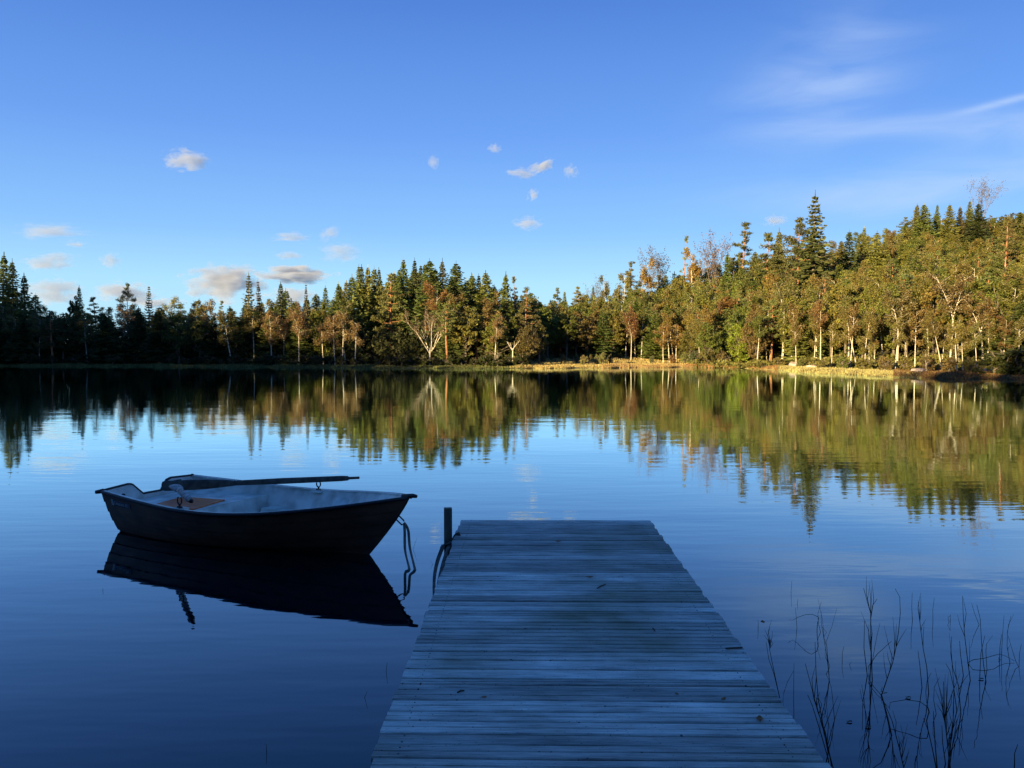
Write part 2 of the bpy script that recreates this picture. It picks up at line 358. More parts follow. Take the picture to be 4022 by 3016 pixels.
PROTO = {
 'spruce': [spruce(1), spruce(2, R=1.5, droop=.34), spruce(3, R=2.0, z0=.1), spruce(4, R=1.35, z0=.14, droop=.15), spruce(5, R=1.8, droop=.42, gap=.40), spruce(6, R=1.55, z0=.05, droop=.1, gap=.26, dens=1.2)],
 'thin_spruce': [spruce(7, R=1.35, z0=.12, dens=1., gap=.46, droop=.42), spruce(8, R=1.15, z0=.1, dens=1., gap=.42, droop=.34)],
 'pine': [pine(11), pine(12, zc=.3, R=1.8, nl=36), pine(13, zc=.5, R=1.3, nl=24), pine(14, zc=.2, R=2.0, nl=44, wide=.7)],
 'tall_pine': [pine(21, zc=.45, R=1.15, nl=22, wide=.4, cl=34), pine(22, H=10, zc=.38, R=.8, nl=24, wide=.25, cl=24)],
 'wide_pine': [pine(23, zc=.3, R=2.6, nl=34, wide=.9, cl=60)],
 'birch': [birch(31), birch(32, clear=.35, R=1.8), birch(33, clear=.55, R=1.3, bend=.5), birch(34, clear=.3, R=1.6)],
 'fork_birch': [birch(35, fork=.5, clear=.5), birch(36, fork=.8, clear=.55, R=1.3, n=2400)],
 'sparse_birch': [birch(37, clear=.42, n=2300, R=1.35), birch(38, clear=.5, n=1900, R=1.25, bend=.6)],
 'broad': [broadleaf(41), broadleaf(42, R=2.6, z0=.1), broadleaf(43, R=2.0, z0=.2), broadleaf(44, H=8, R=1.7, z0=.25, top=1.8)],
 'bare': [bare(51, spread=.6), bare(52, spread=.4, lev=3, n=900, clear=.35)],
 'twiggy': [bare(53, spread=.28, lev=3, n=1300, clear=.35, bark=M_bark, r=.055), bare(54, spread=.35, n=700, clear=.4, bark=M_bark, r=.06)],
 'bush': [broadleaf(61, H=2.2, R=1.25, z0=.0, clumps=46, n=40, size=(.06, .085)), broadleaf(62, H=2.4, R=1.0, z0=.05, clumps=40, n=40, size=(.05, .08))],
 'snag': [bare(71, H=5, spread=.9, lev=1, n=1, clear=.75, bark=M_dead, r=.1)],
}
KIND = {'spruce': ('spruce_tree', 'spruce'), 'thin_spruce': ('spruce_tree', 'spruce'), 'pine': ('pine_tree', 'pine'), 'tall_pine': ('pine_tree', 'pine'),
        'wide_pine': ('pine_tree', 'pine'), 'birch': ('birch_tree', 'birch'), 'fork_birch': ('birch_tree', 'birch'), 'sparse_birch': ('birch_tree', 'birch'),
        'broad': ('broadleaf_tree', 'tree'), 'bare': ('birch_tree', 'birch'), 'twiggy': ('bare_tree', 'tree'), 'bush': ('shore_bush', 'bush'), 'snag': ('dead_tree', 'dead tree')}
PAL = {'spruce': [(.11, .135, .032), (.14, .155, .036), (.085, .115, .03), (.155, .15, .038)],
       'pine': [(.15, .165, .056), (.13, .15, .055), (.17, .165, .055)],
       'birch': [(.19, .175, .045), (.16, .165, .042), (.22, .17, .05), (.15, .17, .042)],
       'broad': [(.16, .165, .036), (.13, .15, .034), (.19, .175, .04), (.12, .145, .036), (.20, .155, .04)]}
PAL['thin_spruce'] = PAL['spruce']; PAL['tall_pine'] = PAL['wide_pine'] = PAL['pine']
PAL['fork_birch'] = PAL['sparse_birch'] = PAL['birch']; PAL['bush'] = PAL['broad']; PAL['snag'] = PAL['twiggy'] = PAL['bare'] = [(.17, .09, .045)]
RUST = (.215, .145, .065); ORANGE = (.27, .175, .055); LIME = (.22, .26, .04); GREY = (.16, .13, .12)
rng = random.Random(5)
def plant(kind, x, y, H, var=None, col=None, wide=1., lean=0., z=None, label=None, group=None):
    P = PROTO[kind]; tr, cr, h0 = P[var % len(P) if var is not None else rng.randrange(len(P))]
    nm, cat = KIND[kind]; g0 = gz(x, y) if z is None else z
    o = empty(nm, (x, y, g0 - .05), rng.uniform(0, 6.28) if not lean and kind not in ('fork_birch',) else rng.uniform(-.4, .4), label, cat, group)
    if lean: o.rotation_euler = (0, lean, o.rotation_euler[2])
    elif kind != 'bush': o.rotation_euler = (rng.gauss(0, .018), rng.gauss(0, .022), o.rotation_euler[2])
    sz = H / h0; sx = (sz ** .6) * wide * (1.45 if kind == 'spruce' else 1.) if kind != 'bush' else sz * wide
    o.scale = (sx, sx, sz)
    for nme, me in (('trunk', tr), ('crown', cr)):
        q = bpy.data.objects.new(nme, me); COL.objects.link(q); q.parent = o
        if nme == 'crown':
            cc = col or rng.choice(PAL[kind]); j = rng.uniform(.85, 1.18); q.color = (cc[0] * j, cc[1] * j * rng.uniform(.94, 1.06), cc[2] * j, 1)
    return o
TAKEN = []
def hero(kind, x, ytop, s, label, col=None, wide=1., lean_px=0, var=None, group=None):
    X, Y = spot(x, s); H = zat(ytop, Y) - gz(X, Y)
    lean = math.atan2(lean_px * K / FPX * Y, H) if lean_px else 0
    TAKEN.append((X, Y)); return plant(kind, X, Y, H, var, col, wide, lean, None, label, group)

# the trees one can single out, measured along the skyline and the shore
HERO = [
 ('spruce', 5, 549, 14, 'tallest dark spruce at the far left edge of the lake', None, 1.0, 0, 1),
 ('spruce', 30, 563, 12, 'dark narrow spruce second from the left edge of the wood', None, .95, 0, 0),
 ('spruce', 57, 594, 10, 'dark spruce sloping down third from the left edge', None, .95, 0, 1),
 ('spruce', 76, 636, 9, 'low dark spruce at the foot of the three left-edge spires', None, 1.2, 0, 2),
 ('spruce', 173, 620, 16, 'small dark spruce tip above a round tree on the left skyline', None, .7, 0, 3),
 ('broad', 160, 638, 12, 'dark round-topped tree just left of a small spruce tip', (.05, .065, .02), .55, 0, 3),
 ('pine', 211, 641, 12, 'dark spreading pine with a lumpy crown on the left skyline', (.05, .065, .028), 1.0, 0, 1),
 ('wide_pine', 277, 610, 14, 'open layered pine standing alone against pale clouds at left', (.09, .105, .05), .62, 0, 0),
 ('thin_spruce', 323, 617, 15, 'thin ragged spruce with wide gaps right of the layered pine', (.10, .10, .04), .9, 0, 0),
 ('sparse_birch', 266, 664, 6, 'rusty-topped birch under the layered pine, trunk in shade', RUST, 1.3, 0, 0),
 ('birch', 375, 650, 7, 'golden birch crown catching sun on the left skyline', (.20, .18, .06), 1.1, 0, 1),
 ('birch', 422, 652, 8, 'yellow-green birch crown right of the golden one', (.16, .15, .05), 1.1, 0, 0),
 ('birch', 452, 654, 8, 'pinkish gold birch crown left of the big white cloud', (.24, .17, .07), 1.1, 0, 1),
 ('tall_pine', 476, 649, 16, 'small flat-topped pine behind the pinkish gold birch', None, .7, 0, 0),
 ('thin_spruce', 538, 593, 9, 'tall shaggy spruce in front of the gap between two big clouds', (.095, .095, .035), 1.25, 0, 0),
 ('thin_spruce', 566, 606, 10, 'thin brownish spruce just right of the tall shaggy one', (.12, .095, .045), .95, 0, 1),
 ('spruce', 608, 612, 11, 'dark pointed spruce under the long flat cloud', (.05, .065, .022), .85, 0, 3),
 ('thin_spruce', 664, 612, 12, 'pale thin spruce tip above the lower wood left of centre', (.11, .11, .055), .7, 0, 1),
 ('spruce', 706, 620, 12, 'slim spruce where the left wood begins to rise', None, .8, 0, 3),
 ('spruce', 735, 612, 13, 'slim spruce one left of the rising central block', None, .8, 0, 1),
 ('spruce', 760, 595, 13, 'leaning-edge spruce at the left shoulder of the central block', None, 1.0, 0, 0),
 ('spruce', 773, 575, 20, 'left of three close spruce spires on the left shoulder', None, .8, 0, 3),
 ('spruce', 783, 575, 24, 'middle of three close spruce spires on the left shoulder', (.05, .065, .022), .75, 0, 3),
 ('spruce', 793, 575, 19, 'right of three close spruce spires on the left shoulder', None, .8, 0, 1),
 ('spruce', 812, 578, 17, 'pale-tipped spruce right of the three close spires', None, .9, 0, 0),
 ('spruce', 829, 581, 22, 'dark pencil spruce in the middle of the central skyline', (.045, .06, .02), .7, 0, 3),
 ('pine', 848, 590, 15, 'dense round-shouldered pine in the central wood', None, 1.1, 0, 3),
 ('spruce', 862, 581, 20, 'short dark spire left of the highest central spruce', None, .8, 0, 3),
 ('spruce', 879, 559, 17, 'highest spruce of the central wood', None, .85, 0, 1),
 ('spruce', 897, 562, 21, 'dark narrow spruce right of the highest central one', (.05, .065, .022), .75, 0, 3),
 ('spruce', 911, 572, 24, 'short dark spruce tip in the dip of the central skyline', (.05, .065, .022), .7, 0, 3),
 ('spruce', 925, 567, 19, 'left of a pair of joined spires in the central wood', None, .8, 0, 0),
 ('spruce', 933, 561, 15, 'broad green spruce, right of the joined central pair', None, 1.25, 0, 2),
 ('spruce', 958, 563, 19, 'sandy-tipped spruce above the bare white birch', (.09, .09, .035), .85, 0, 0),
 ('spruce', 985, 568, 14, 'broad dark green spruce at the right shoulder of the centre', (.055, .075, .022), 1.3, 0, 2),
 ('spruce', 1017, 593, 18, 'small spruce tip beyond the right shoulder of the centre', None, .8, 0, 0),
 ('spruce', 1037, 594, 19, 'black-green spruce beside the pale paired spruces', (.04, .055, .02), .8, 0, 3),
 ('spruce', 1053, 588, 13, 'tall pale-green spruce pair-mate left of the lone spire', None, 1.1, 0, 2),
 ('spruce', 1091, 591, 12, 'lone sharp spire spruce right of the central wood', None, .85, 0, 1),
 ('tall_pine', 1114, 598, 16, 'see-through grey pine tip right of the lone spire', (.11, .115, .06), .9, 0, 1),
 ('pine', 1134, 619, 9, 'bushy pine at the end of the central wood', (.10, .09, .035), 1.0, 0, 1),
 ('pine', 1202, 622, 48, 'round-topped pine over the dark cove', None, .9, 0, 0),
 ('spruce', 1221, 630, 55, 'small spruce right of the round-topped cove pine', None, .8, 0, 3),
 ('pine', 1247, 619, 50, 'flat-topped pine in the dip of the skyline', None, .9, 0, 2),
 ('spruce', 1280, 618, 66, 'tiny spruce spire at the low point of the skyline', None, .7, 0, 3),
 ('twiggy', 1291, 622, 64, 'tiny leafless grey tree at the low point of the skyline', GREY, 1.0, 0, 1),
 ('birch', 1308, 603, 60, 'thin grey-green tree right of the skyline dip', (.14, .13, .06), .9, 0, 3),
 ('birch', 1338, 590, 55, 'tall round-crowned tree with reddish stems on the rise', (.17, .15, .05), 1.1, 0, 0),
 ('tall_pine', 1363, 565, 60, 'slender layered pine at the start of the right hill', (.10, .105, .04), 1.05, 0, 0),
 ('birch', 1390, 567, 57, 'orange-brown autumn tree beside the slender layered pine', ORANGE, 1.1, 0, 3),
 ('twiggy', 1418, 555, 62, 'leafless grey tree left of the tall leaning pine', GREY, 1.2, 0, 0),
 ('tall_pine', 1472, 510, 58, 'tall thin pine leaning right with a red trunk', None, .8, 8, 1),
 ('birch', 1497, 543, 55, 'yellow-orange tree touching the thin leaning pine', (.24, .16, .04), 1.0, 0, 3),
 ('twiggy', 1540, 531, 58, 'purplish leafless tree between two pines on the hill', (.20, .14, .13), 1.2, 0, 0),
 ('spruce', 1570, 548, 52, 'dark spruce left of the isolated hill pine', None, .9, 0, 0),
 ('spruce', 1591, 545, 56, 'small spruce touching the isolated hill pine', None, .7, 0, 3),
 ('tall_pine', 1603, 479, 55, 'isolated pine with cloudlike layers high on the right hill', (.08, .09, .03), 1.35, 0, 0),
 ('pine', 1650, 502, 42, 'massive dark pine right of the isolated one', (.08, .085, .026), 1.3, 0, 3),
 ('spruce', 1677, 497, 46, 'spruce tip behind the massive dark pine', None, .9, 0, 0),
 ('wide_pine', 1716, 467, 38, 'wide-armed pine leaning against the giant spruce', (.085, .09, .03), 1.0, 0, 0),
 ('spruce', 1751, 417, 36, 'giant spruce towering highest over the right shore', (.085, .10, .032), 1.08, 0, 4),
 ('spruce', 1833, 499, 50, 'dark cone spruce right of the giant one', (.055, .07, .022), 1.1, 0, 0),
 ('spruce', 1861, 492, 60, 'slim spruce between two dark cones on the hill', None, .8, 0, 3),
 ('spruce', 1888, 502, 52, 'broad spruce below the yellowish hill crest', None, 1.2, 0, 2),
 ('spruce', 1912, 493, 84, 'tiny spruce spike on the yellowish hill crest', None, .7, 0, 3),
 ('spruce', 1970, 443, 78, 'leftmost spruce of the hilltop row', None, 1.0, 0, 1),
 ('spruce', 1992, 441, 72, 'broad second spruce of the hilltop row', None, 1.2, 0, 2),
 ('spruce', 2015, 443, 80, 'thin third spruce of the hilltop row', None, .8, 0, 3),
 ('spruce', 2045, 441, 72, 'sunlit fourth spruce of the hilltop row', None, 1.1, 0, 0),
 ('spruce', 2066, 446, 76, 'brownish fifth spruce of the hilltop row', (.10, .085, .035), .9, 0, 1),
 ('spruce', 2086, 434, 78, 'highest spruce of the hilltop row', None, .9, 0, 3),
 ('spruce', 2103, 440, 70, 'dark spruce below the leafless hilltop tree', (.05, .065, .02), 1.1, 0, 2),
 ('twiggy', 2113, 402, 84, 'leafless grey tree poking above the hilltop row', GREY, 1.2, 0, 1),
 ('tall_pine', 2160, 470, 44, 'tall pine with a long pale trunk near the right edge', (.12, .115, .04), 1.1, 6, 0),
 # second plane and shore trees
 ('sparse_birch', 586, 672, 4, 'rusty birch with two thin white stems in the left shade', RUST, 1.3, 0, 0),
 ('fork_birch', 612, 684, 5, 'small rusty birch between two taller rusty ones', RUST, .8, 0, 1),
 ('fork_birch', 646, 662, 3, 'tall forked rusty birch with a white stem down to the shore', RUST, 1.0, 0, 0),
 ('sparse_birch', 699, 696, 4, 'low rust-crowned birch right of the tall forked one', RUST, 1.1, 0, 1),
 ('sparse_birch', 724, 677, 5, 'left of two joined rusty birch crowns', RUST, 1.1, 0, 0),
 ('sparse_birch', 739, 672, 5, 'right of two joined rusty birch crowns', RUST, 1.1, 0, 1),
 ('sparse_birch', 766, 694, 3, 'rusty birch with a bent stem at the edge of the shade', RUST, 1.1, 0, 1),
 ('bare', 929, 661, 5, 'big bare white birch fanning out from a low fork', (.21, .145, .08), .95, 0, 0),
 ('birch', 940, 620, 11, 'orange-brown crown above the bare white birch', (.20, .12, .04), 1.2, 0, 1),
 ('sparse_birch', 1068, 684, 3, 'slim rusty tree over a leaning white stem', RUST, 1.0, 6, 1),
 ('snag', 1108, 738, 2, 'short dead white snag on the central shore', None, 1., 0, 0),
 ('broad', 1140, 700, 3, 'knobbly olive tree with drooping limbs at the cove mouth', (.13, .11, .04), 1.0, 0, 0),
 ('broad', 1164, 690, 5, 'sunlit olive tree at the tip of the wood beside the cove', (.15, .13, .045), .9, 0, 3),
 ('fork_birch', 1363, 674, 16, 'reddish birch with a white fork over the cove', (.21, .11, .045), .9, 0, 0),
 ('sparse_birch', 1433, 702, 12, 'left of a trio of orange birches on white stems', ORANGE, 1.2, 0, 0),
 ('sparse_birch', 1446, 698, 12, 'middle of a trio of orange birches on white stems', ORANGE, 1.2, 0, 1),
 ('sparse_birch', 1460, 700, 12, 'right of a trio of orange birches on white stems', ORANGE, 1.2, 0, 0),
 ('broad', 1490, 706, 10, 'pale round tree right of the orange birch trio', (.17, .15, .045), .9, 0, 2),
 ('broad', 1412, 640, 34, 'large dark green dome on the lower hill', (.09, .105, .028), 1.4, 0, 1),
 ('broad', 1560, 640, 18, 'tall brown-orange crown midway up the slope', (.20, .12, .04), 1.2, 0, 0),
 ('broad', 1595, 702, 7, 'bright lime green tree at the water, right of centre', LIME, 1.05, 0, 1),
 ('broad', 1610, 648, 16, 'lime-tinted tree right above the bright lime one', (.16, .18, .04), 1.0, 0, 2),
 ('fork_birch', 1690, 610, 16, 'birch with two close white stems leaning right', (.16, .15, .05), 1.1, 5, 0),
 ('sparse_birch', 1720, 694, 8, 'small birch bending right at the shore', (.17, .13, .045), .9, -8, 1),
 ('birch', 1772, 648, 14, 'straight bright birch with brown crown below the giant spruce', (.19, .12, .05), 1.0, -3, 2),
 ('birch', 1833, 640, 15, 'thick white birch beside a leaning one', (.15, .14, .045), 1.1, -4, 2),
 ('birch', 1850, 660, 12, 'white birch leaning left across its straighter neighbour', (.17, .14, .045), .9, -18, 0),
 ('birch', 1878, 676, 13, 'thin birch left of the brown forked one', (.15, .14, .045), .9, -6, 2),
 ('fork_birch', 1938, 625, 13, 'brown forked birch with a crooked white trunk', (.19, .145, .055), 1.2, -5, 0),
 ('sparse_birch', 1976, 668, 12, 'slim birch with a reddish foot', (.20, .14, .05), 1.0, 0, 0),
 ('birch', 2036, 668, 11, 'birch leaning strongly left near the boulder', (.17, .13, .045), .9, -30, 2),
 ('fork_birch', 2052, 590, 16, 'tallest white birch, forked near the top', (.19, .145, .055), 1.1, -6, 1),
 ('sparse_birch', 2068, 700, 9, 'low birch with many thin white stems', (.2, .17, .05), 1.2, 0, 1),
 ('birch', 2080, 705, 9, 'low golden birch beside the many-stemmed one', (.2, .16, .05), 1.0, 4, 0),
 ('fork_birch', 2124, 640, 12, 'stout white birch arching left over the dark bush', (.18, .13, .045), 1.2, -18, 0),
 ('birch', 2134, 672, 12, 'straight white birch right of the stout arching one', (.17, .13, .04), .9, 4, 2),
 ('sparse_birch', 2002, 752, 4, 'little crooked birch standing at the waterline', (.18, .15, .05), .8, 0, 1),
 ('sparse_birch', 2200, 686, 10, 'lone white stem at the far right edge', (.14, .12, .04), .8, -3, 1),
 ('pine', 1962, 590, 26, 'blue-green pine with a flat crown behind the birches', (.085, .105, .055), 1.3, 0, 1),
 ('pine', 1778, 590, 24, 'layered pine right below the giant spruce', (.09, .095, .04), 1.2, 0, 1),
 ('spruce', 2190, 600, 20, 'broad spruce with a golden side at the right edge', (.075, .085, .022), 1.5, 0, 2),
 ('spruce', 2204, 650, 14, 'dark spruce skirt behind the right edge stem', (.06, .075, .022), 1.4, 0, 2),
]
for h in HERO:
    k, x, yt, s, lb = h[:5]; hero(k, x, yt, s, lb, h[5], h[6], h[7], h[8])

# the wood between them, filled plane by plane under the measured skyline
SKX = [-80, 0, 100, 300, 500, 600, 700, 760, 830, 900, 1000, 1060, 1130, 1200, 1300, 1400, 1500, 1600, 1700, 1800, 1860, 1900, 1960, 2100, 2300]
SKY = [620, 635, 662, 664, 656, 630, 628, 596, 584, 576, 584, 608, 636, 644, 632, 600, 562, 546, 532, 518, 506, 492, 462, 462, 455]
FRX = [-80, 300, 600, 750, 1000, 1150, 1300, 1400, 1600, 1750, 2000, 2300]; FRY = [672, 678, 676, 672, 662, 680, 695, 715, 685, 668, 660, 645]
S0X = [-80, 500, 900, 1120, 1140, 1480, 1500, 1640, 1700, 1950, 2050, 2300]; S0 = [3, 4, 4, 4, 20, 16, 4, 6, 16, 18, 18, 14]
SMX = [-80, 500, 720, 800, 1100, 1150, 1450, 1600, 1800, 2000, 2300]; SM = [20, 20, 24, 34, 30, 62, 70, 72, 84, 92, 92]
KEYW = {'bare': 34, 'broad': 20, 'fork_birch': 16, 'sparse_birch': 12, 'birch': 11, 'wide_pine': 14, 'pine': 12, 'spruce': 9}
def hides(x, s):
    for h in HERO:
        if h[3] < 26 and s < h[3] + .3 and abs(x - h[1]) < KEYW.get(h[0], 8) and (h[1] > 560 or h[0] != 'spruce'): return True
    return False
def zone(x):
    if x < 560: return 'left', 'on the shaded left shore'
    if x < 1130: return 'centre', 'in the central wood'
    if x < 1480: return 'cove', 'behind the grassy cove'
    return 'hill', 'on the sunlit right hill'
FN = dict(broad=0, spruce=0, pine=0, birch=0)
r2 = random.Random(11); tries = 0
cells = {}
def far_enough(X, Y, d):
    for (a, b) in TAKEN:
        if (a - X) ** 2 + (b - Y) ** 2 < d * d: return False
    return True
WORDS = {'spruce': {'left': 'dark green spruce', 'centre': 'olive green spruce', 'cove': 'shaded green spruce', 'hill': 'golden green spruce'},
         'pine': {'left': 'dark pine', 'centre': 'olive pine with a warm trunk', 'cove': 'soft round pine', 'hill': 'layered golden green pine'},
         'birch': {'left': 'thin birch with pale stem', 'centre': 'brownish birch with pale stem', 'cove': 'pale-stemmed birch', 'hill': 'white-stemmed yellow birch'},
         'broad': {'left': 'dark leafy tree', 'centre': 'brownish olive leafy tree', 'cove': 'bushy green leafy tree', 'hill': 'yellowing leafy tree'}}
while tries < 18000 and sum(FN.values()) < 800:
    tries += 1
    x = r2.uniform(-70, 2290); s0 = np.interp(x, S0X, S0); smx = np.interp(x, SMX, SM); q = r2.random() ** 1.15; s = s0 + (smx - s0) * q
    X, Y = spot(x, s)
    if hides(x, s): continue
    if not far_enough(X, Y, 1.6 + 1.4 * q): continue
    f = ((s - 3) / (smx - 3)) ** .75
    yt = np.interp(x, FRX, FRY) * (1 - f) + np.interp(x, SKX, SKY) * f + r2.uniform(-6, 16)
    H = zat(yt, Y) - gz(X, Y); H = min(H, 15)
    if H < 2.6: continue
    zn, where = zone(x); p = r2.random()
    tab = {'left': (.50, .65, .85), 'centre': ((.25, .45, .75) if q < .25 else (.75, .92, .97)), 'cove': (.4, .58, .72),
           'hill': ((.16, .3, .58) if q < .3 else (.36, .5, .68))}[zn]
    k = 'spruce' if p < tab[0] else 'pine' if p < tab[1] else 'birch' if p < tab[2] else 'broad'
    if FN[k] >= 235: continue
    FN[k] += 1; TAKEN.append((X, Y))
    col = None
    if k in ('birch', 'broad') and r2.random() < .22: col = r2.choice([(.19, .145, .055), (.19, .15, .05), (.2, .175, .045)])
    if zn == 'left': col = {'spruce': (.045, .065, .02), 'pine': (.06, .08, .032), 'birch': (.15, .13, .04), 'broad': (.09, .10, .03)}[k]  # left-shore crown colours darkened to deepen the shade there
    pos = 'front row' if q < .2 else 'middle depth' if q < .6 else 'back rows'
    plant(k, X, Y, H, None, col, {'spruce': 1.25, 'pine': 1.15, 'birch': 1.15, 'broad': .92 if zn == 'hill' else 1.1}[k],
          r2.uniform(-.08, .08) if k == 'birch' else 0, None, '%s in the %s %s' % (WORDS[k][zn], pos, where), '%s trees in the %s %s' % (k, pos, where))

for i in range(16):
    x = 1660 + i * 34 + r2.uniform(-9, 9); s = r2.uniform(9, 15); X, Y = spot(x, s)
    plant('sparse_birch' if i % 3 else 'birch', X, Y, max(3., zat(r2.uniform(655, 705), Y) - gz(X, Y)), None, r2.choice([(.2, .17, .05), (.18, .12, .045), (.17, .17, .05)]), .85, r2.uniform(-.16, .08),
          None, 'slender white-stemmed birch among the larger shore birches on the right', 'slender birches of the right shore')
# bushes along the shore
BUSH = [(x, 770 + rng.uniform(-8, 4), rng.uniform(1.5, 3.5), None, 1.2) for x in range(10, 1130, 26)]
BUSH += [(1150 + i * 21, 768 - abs(8 - i) * .6, rng.uniform(15, 21), rng.choice([(.2, .16, .05), (.16, .14, .05), (.19, .11, .045), (.13, .14, .06)]), .9) for i in range(17)]
BUSH += [(1218, 764, 8, (.2, .18, .07), .7), (1245, 762, 9, (.16, .18, .08), .6), (1262, 766, 7, (.22, .19, .07), .7), (1290, 764, 9, (.17, .18, .07), .7),
         (1302, 760, 8, (.2, .2, .07), .6), (1318, 764, 9, (.18, .17, .06), .7), (1408, 766, 9, (.14, .15, .06), .7), (1452, 764, 8, (.22, .13, .05), .6),
         (1478, 760, 6, (.17, .18, .06), .9), (1503, 757, 4, (.10, .13, .06), 1.0), (1530, 752, 4, (.16, .15, .05), 1.1), (1560, 755, 4, (.17, .13, .05), 1.1)]
BUSH += [(x, 770 + rng.uniform(-6, 6), rng.uniform(5, 8), rng.choice([(.19, .17, .05), (.2, .15, .055), (.14, .16, .04)]), 1.1) for x in range(1590, 2140, 46)]
for x, yt, s, col, wd in BUSH:
    X, Y = spot(x, s); H = max(.8, zat(yt, Y) - gz(X, Y)); zn, wh = zone(x)
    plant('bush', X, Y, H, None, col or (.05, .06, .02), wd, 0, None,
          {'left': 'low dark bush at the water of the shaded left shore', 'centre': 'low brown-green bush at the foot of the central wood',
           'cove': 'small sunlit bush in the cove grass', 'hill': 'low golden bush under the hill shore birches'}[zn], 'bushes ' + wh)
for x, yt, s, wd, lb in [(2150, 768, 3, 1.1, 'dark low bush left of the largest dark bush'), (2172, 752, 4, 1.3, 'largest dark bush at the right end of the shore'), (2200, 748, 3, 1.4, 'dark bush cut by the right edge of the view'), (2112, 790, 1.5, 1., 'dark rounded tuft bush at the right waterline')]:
    X, Y = spot(x, s); plant('bush', X, Y, max(.6, zat(yt, Y) - gz(X, Y)), None, (.05, .06, .018), wd, 0, None, lb)  # leaf colour darkened for the shade at this end of the shore

# ---------------------------------------------------------------- boulders
M_rock = noisy('granite', (.28, .20, .17), (.50, .41, .35), 3, .85, bump=.5, bdist=.05)
def boulder(x, s, dims, label, seed):
    X, Y = spot(x, s); g = np.random.default_rng(seed); import bmesh
    bm = bmesh.new(); bmesh.ops.create_icosphere(bm, subdivisions=3, radius=1)
    kk = [(unit(g.normal(0, 1, 3)), g.uniform(.6, .95)) for _ in range(9)]
    for v in bm.verts:
        p = np.array(v.co)
        for d, k in kk:
            e = float(p @ d) - k
            if e > 0: p = p - d * e
        v.co = p * np.array(dims)
    me = bpy.data.meshes.new('boulder'); bm.to_mesh(me); bm.free(); me.materials.append(M_rock)
    o = bpy.data.objects.new('boulder', me); COL.objects.link(o); o.location = (X, Y, gz(X, Y) + dims[2] * .3); o.rotation_euler[2] = g.uniform(0, 3)
    tag(o, label, 'boulder', 'boulders on the right shore')
boulder(1983, 4, (.95, .6, .42), 'pale boulder at the tip of the sunlit grass spit', 1)
boulder(1716, 8, (.9, .6, .5), 'pinkish boulder under the leaning double birch', 2)
boulder(1752, 8, (.7, .5, .32), 'low pink rock left of the straight bright birch', 3)
boulder(2140, 7, (.8, .6, .4), 'reddish rock beside the stout arching birch', 4)
boulder(1660, 4, (.6, .5, .25), 'small flat rock right of the lime green tree', 5)

# ---------------------------------------------------------------- shore grass, undergrowth and the wood behind (uncountable)
def grass(name, xr, sr, n, h, col, label, wd=.03, seed=1, prob=None):
    g = np.random.default_rng(seed); x = g.uniform(*xr, n); sv = sr[0] + (sr[1] - sr[0]) * g.random(n) ** 1.3
    th = np.degrees(np.arctan((x * K - 512) / FPX)); r = shoreR(th) + sv; X = r * np.sin(np.radians(th)); Y = r * np.cos(np.radians(th))
    pat = .5 + .5 * np.sin(X * .9 + np.sin(Y * .7)) * np.sin(X * .23 + 2)
    Hh = h * g.uniform(.45, 1.15, n) * (.5 + .8 * pat); Z = np.maximum(ground(X, Y), -.15)
    c_ = np.stack([X, Y, Z + Hh / 2], -1); a = g.uniform(0, 6.28, n)
    d = np.stack([g.normal(0, .18, n), g.normal(0, .18, n), np.ones(n)], -1) * (Hh / 2)[:, None]
    e = np.stack([np.cos(a), np.sin(a), np.zeros(n)], -1) * wd * g.uniform(.5, 1.3, (n, 1))
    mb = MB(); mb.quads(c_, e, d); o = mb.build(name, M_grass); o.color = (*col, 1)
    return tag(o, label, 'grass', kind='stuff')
M_grass = foliage('shore_grass', .03, .4, .3, .7)
grass('grass', (1100, 1500), (-.4, 20), 26000, .24, (.38, .30, .12), 'golden sedge and grass on the low cove bank', .035, 1)
grass('grass', (1300, 1560), (-.5, 4), 7000, .25, (.32, .20, .10), 'short reddish marsh grass along the cove bank', .03, 2)
grass('grass', (1610, 1990), (-1.4, 9), 24000, .22, (.36, .32, .13), 'bright yellow-green grass spit on the right shore', .035, 3)
grass('grass', (1930, 2300), (-1.2, 10), 22000, .28, (.17, .10, .04), 'brown heath grass toned darker for the shade at the right waterline', .03, 4)  # darker grass colour adds to the shade falling on this stretch
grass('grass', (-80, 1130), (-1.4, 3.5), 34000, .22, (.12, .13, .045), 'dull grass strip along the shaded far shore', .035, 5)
grass('grass', (1480, 1680), (-.4, 5), 7000, .3, (.3, .17, .07), 'rusty ground cover below the lime green tree', .03, 6)

def under(xr, sr, n, h, col, label, seed, size=.16, ragged=1.):
    g = np.random.default_rng(seed); x = g.uniform(*xr, n); s0 = np.interp(x, S0X, S0); sv = s0 + sr[0] + (sr[1] - sr[0]) * g.random(n)
    th = np.degrees(np.arctan((x * K - 512) / FPX)); r = shoreR(th) + sv; X = r * np.sin(np.radians(th)); Y = r * np.cos(np.radians(th))
    top = h * (.45 + .55 * np.sin(X * .8 + 1.3 * np.sin(Y * .5)) ** 2 * ragged)
    Z = ground(X, Y) + g.random(n) ** .8 * top
    P = np.stack([X, Y, Z], -1); d = unit(g.normal(0, 1, (n, 3))); e = unit(np.cross(d, g.normal(0, 1, (n, 3)))); q = g.uniform(.5, 1.3, (n, 1))
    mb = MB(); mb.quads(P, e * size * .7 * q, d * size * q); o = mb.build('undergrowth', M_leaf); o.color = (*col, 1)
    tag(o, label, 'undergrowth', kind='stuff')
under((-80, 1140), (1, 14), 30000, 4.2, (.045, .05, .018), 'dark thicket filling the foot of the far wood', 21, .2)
under((1130, 1500), (2, 30), 22000, 4.0, (.06, .065, .022), 'thicket filling the shaded cove wood', 22, .2)
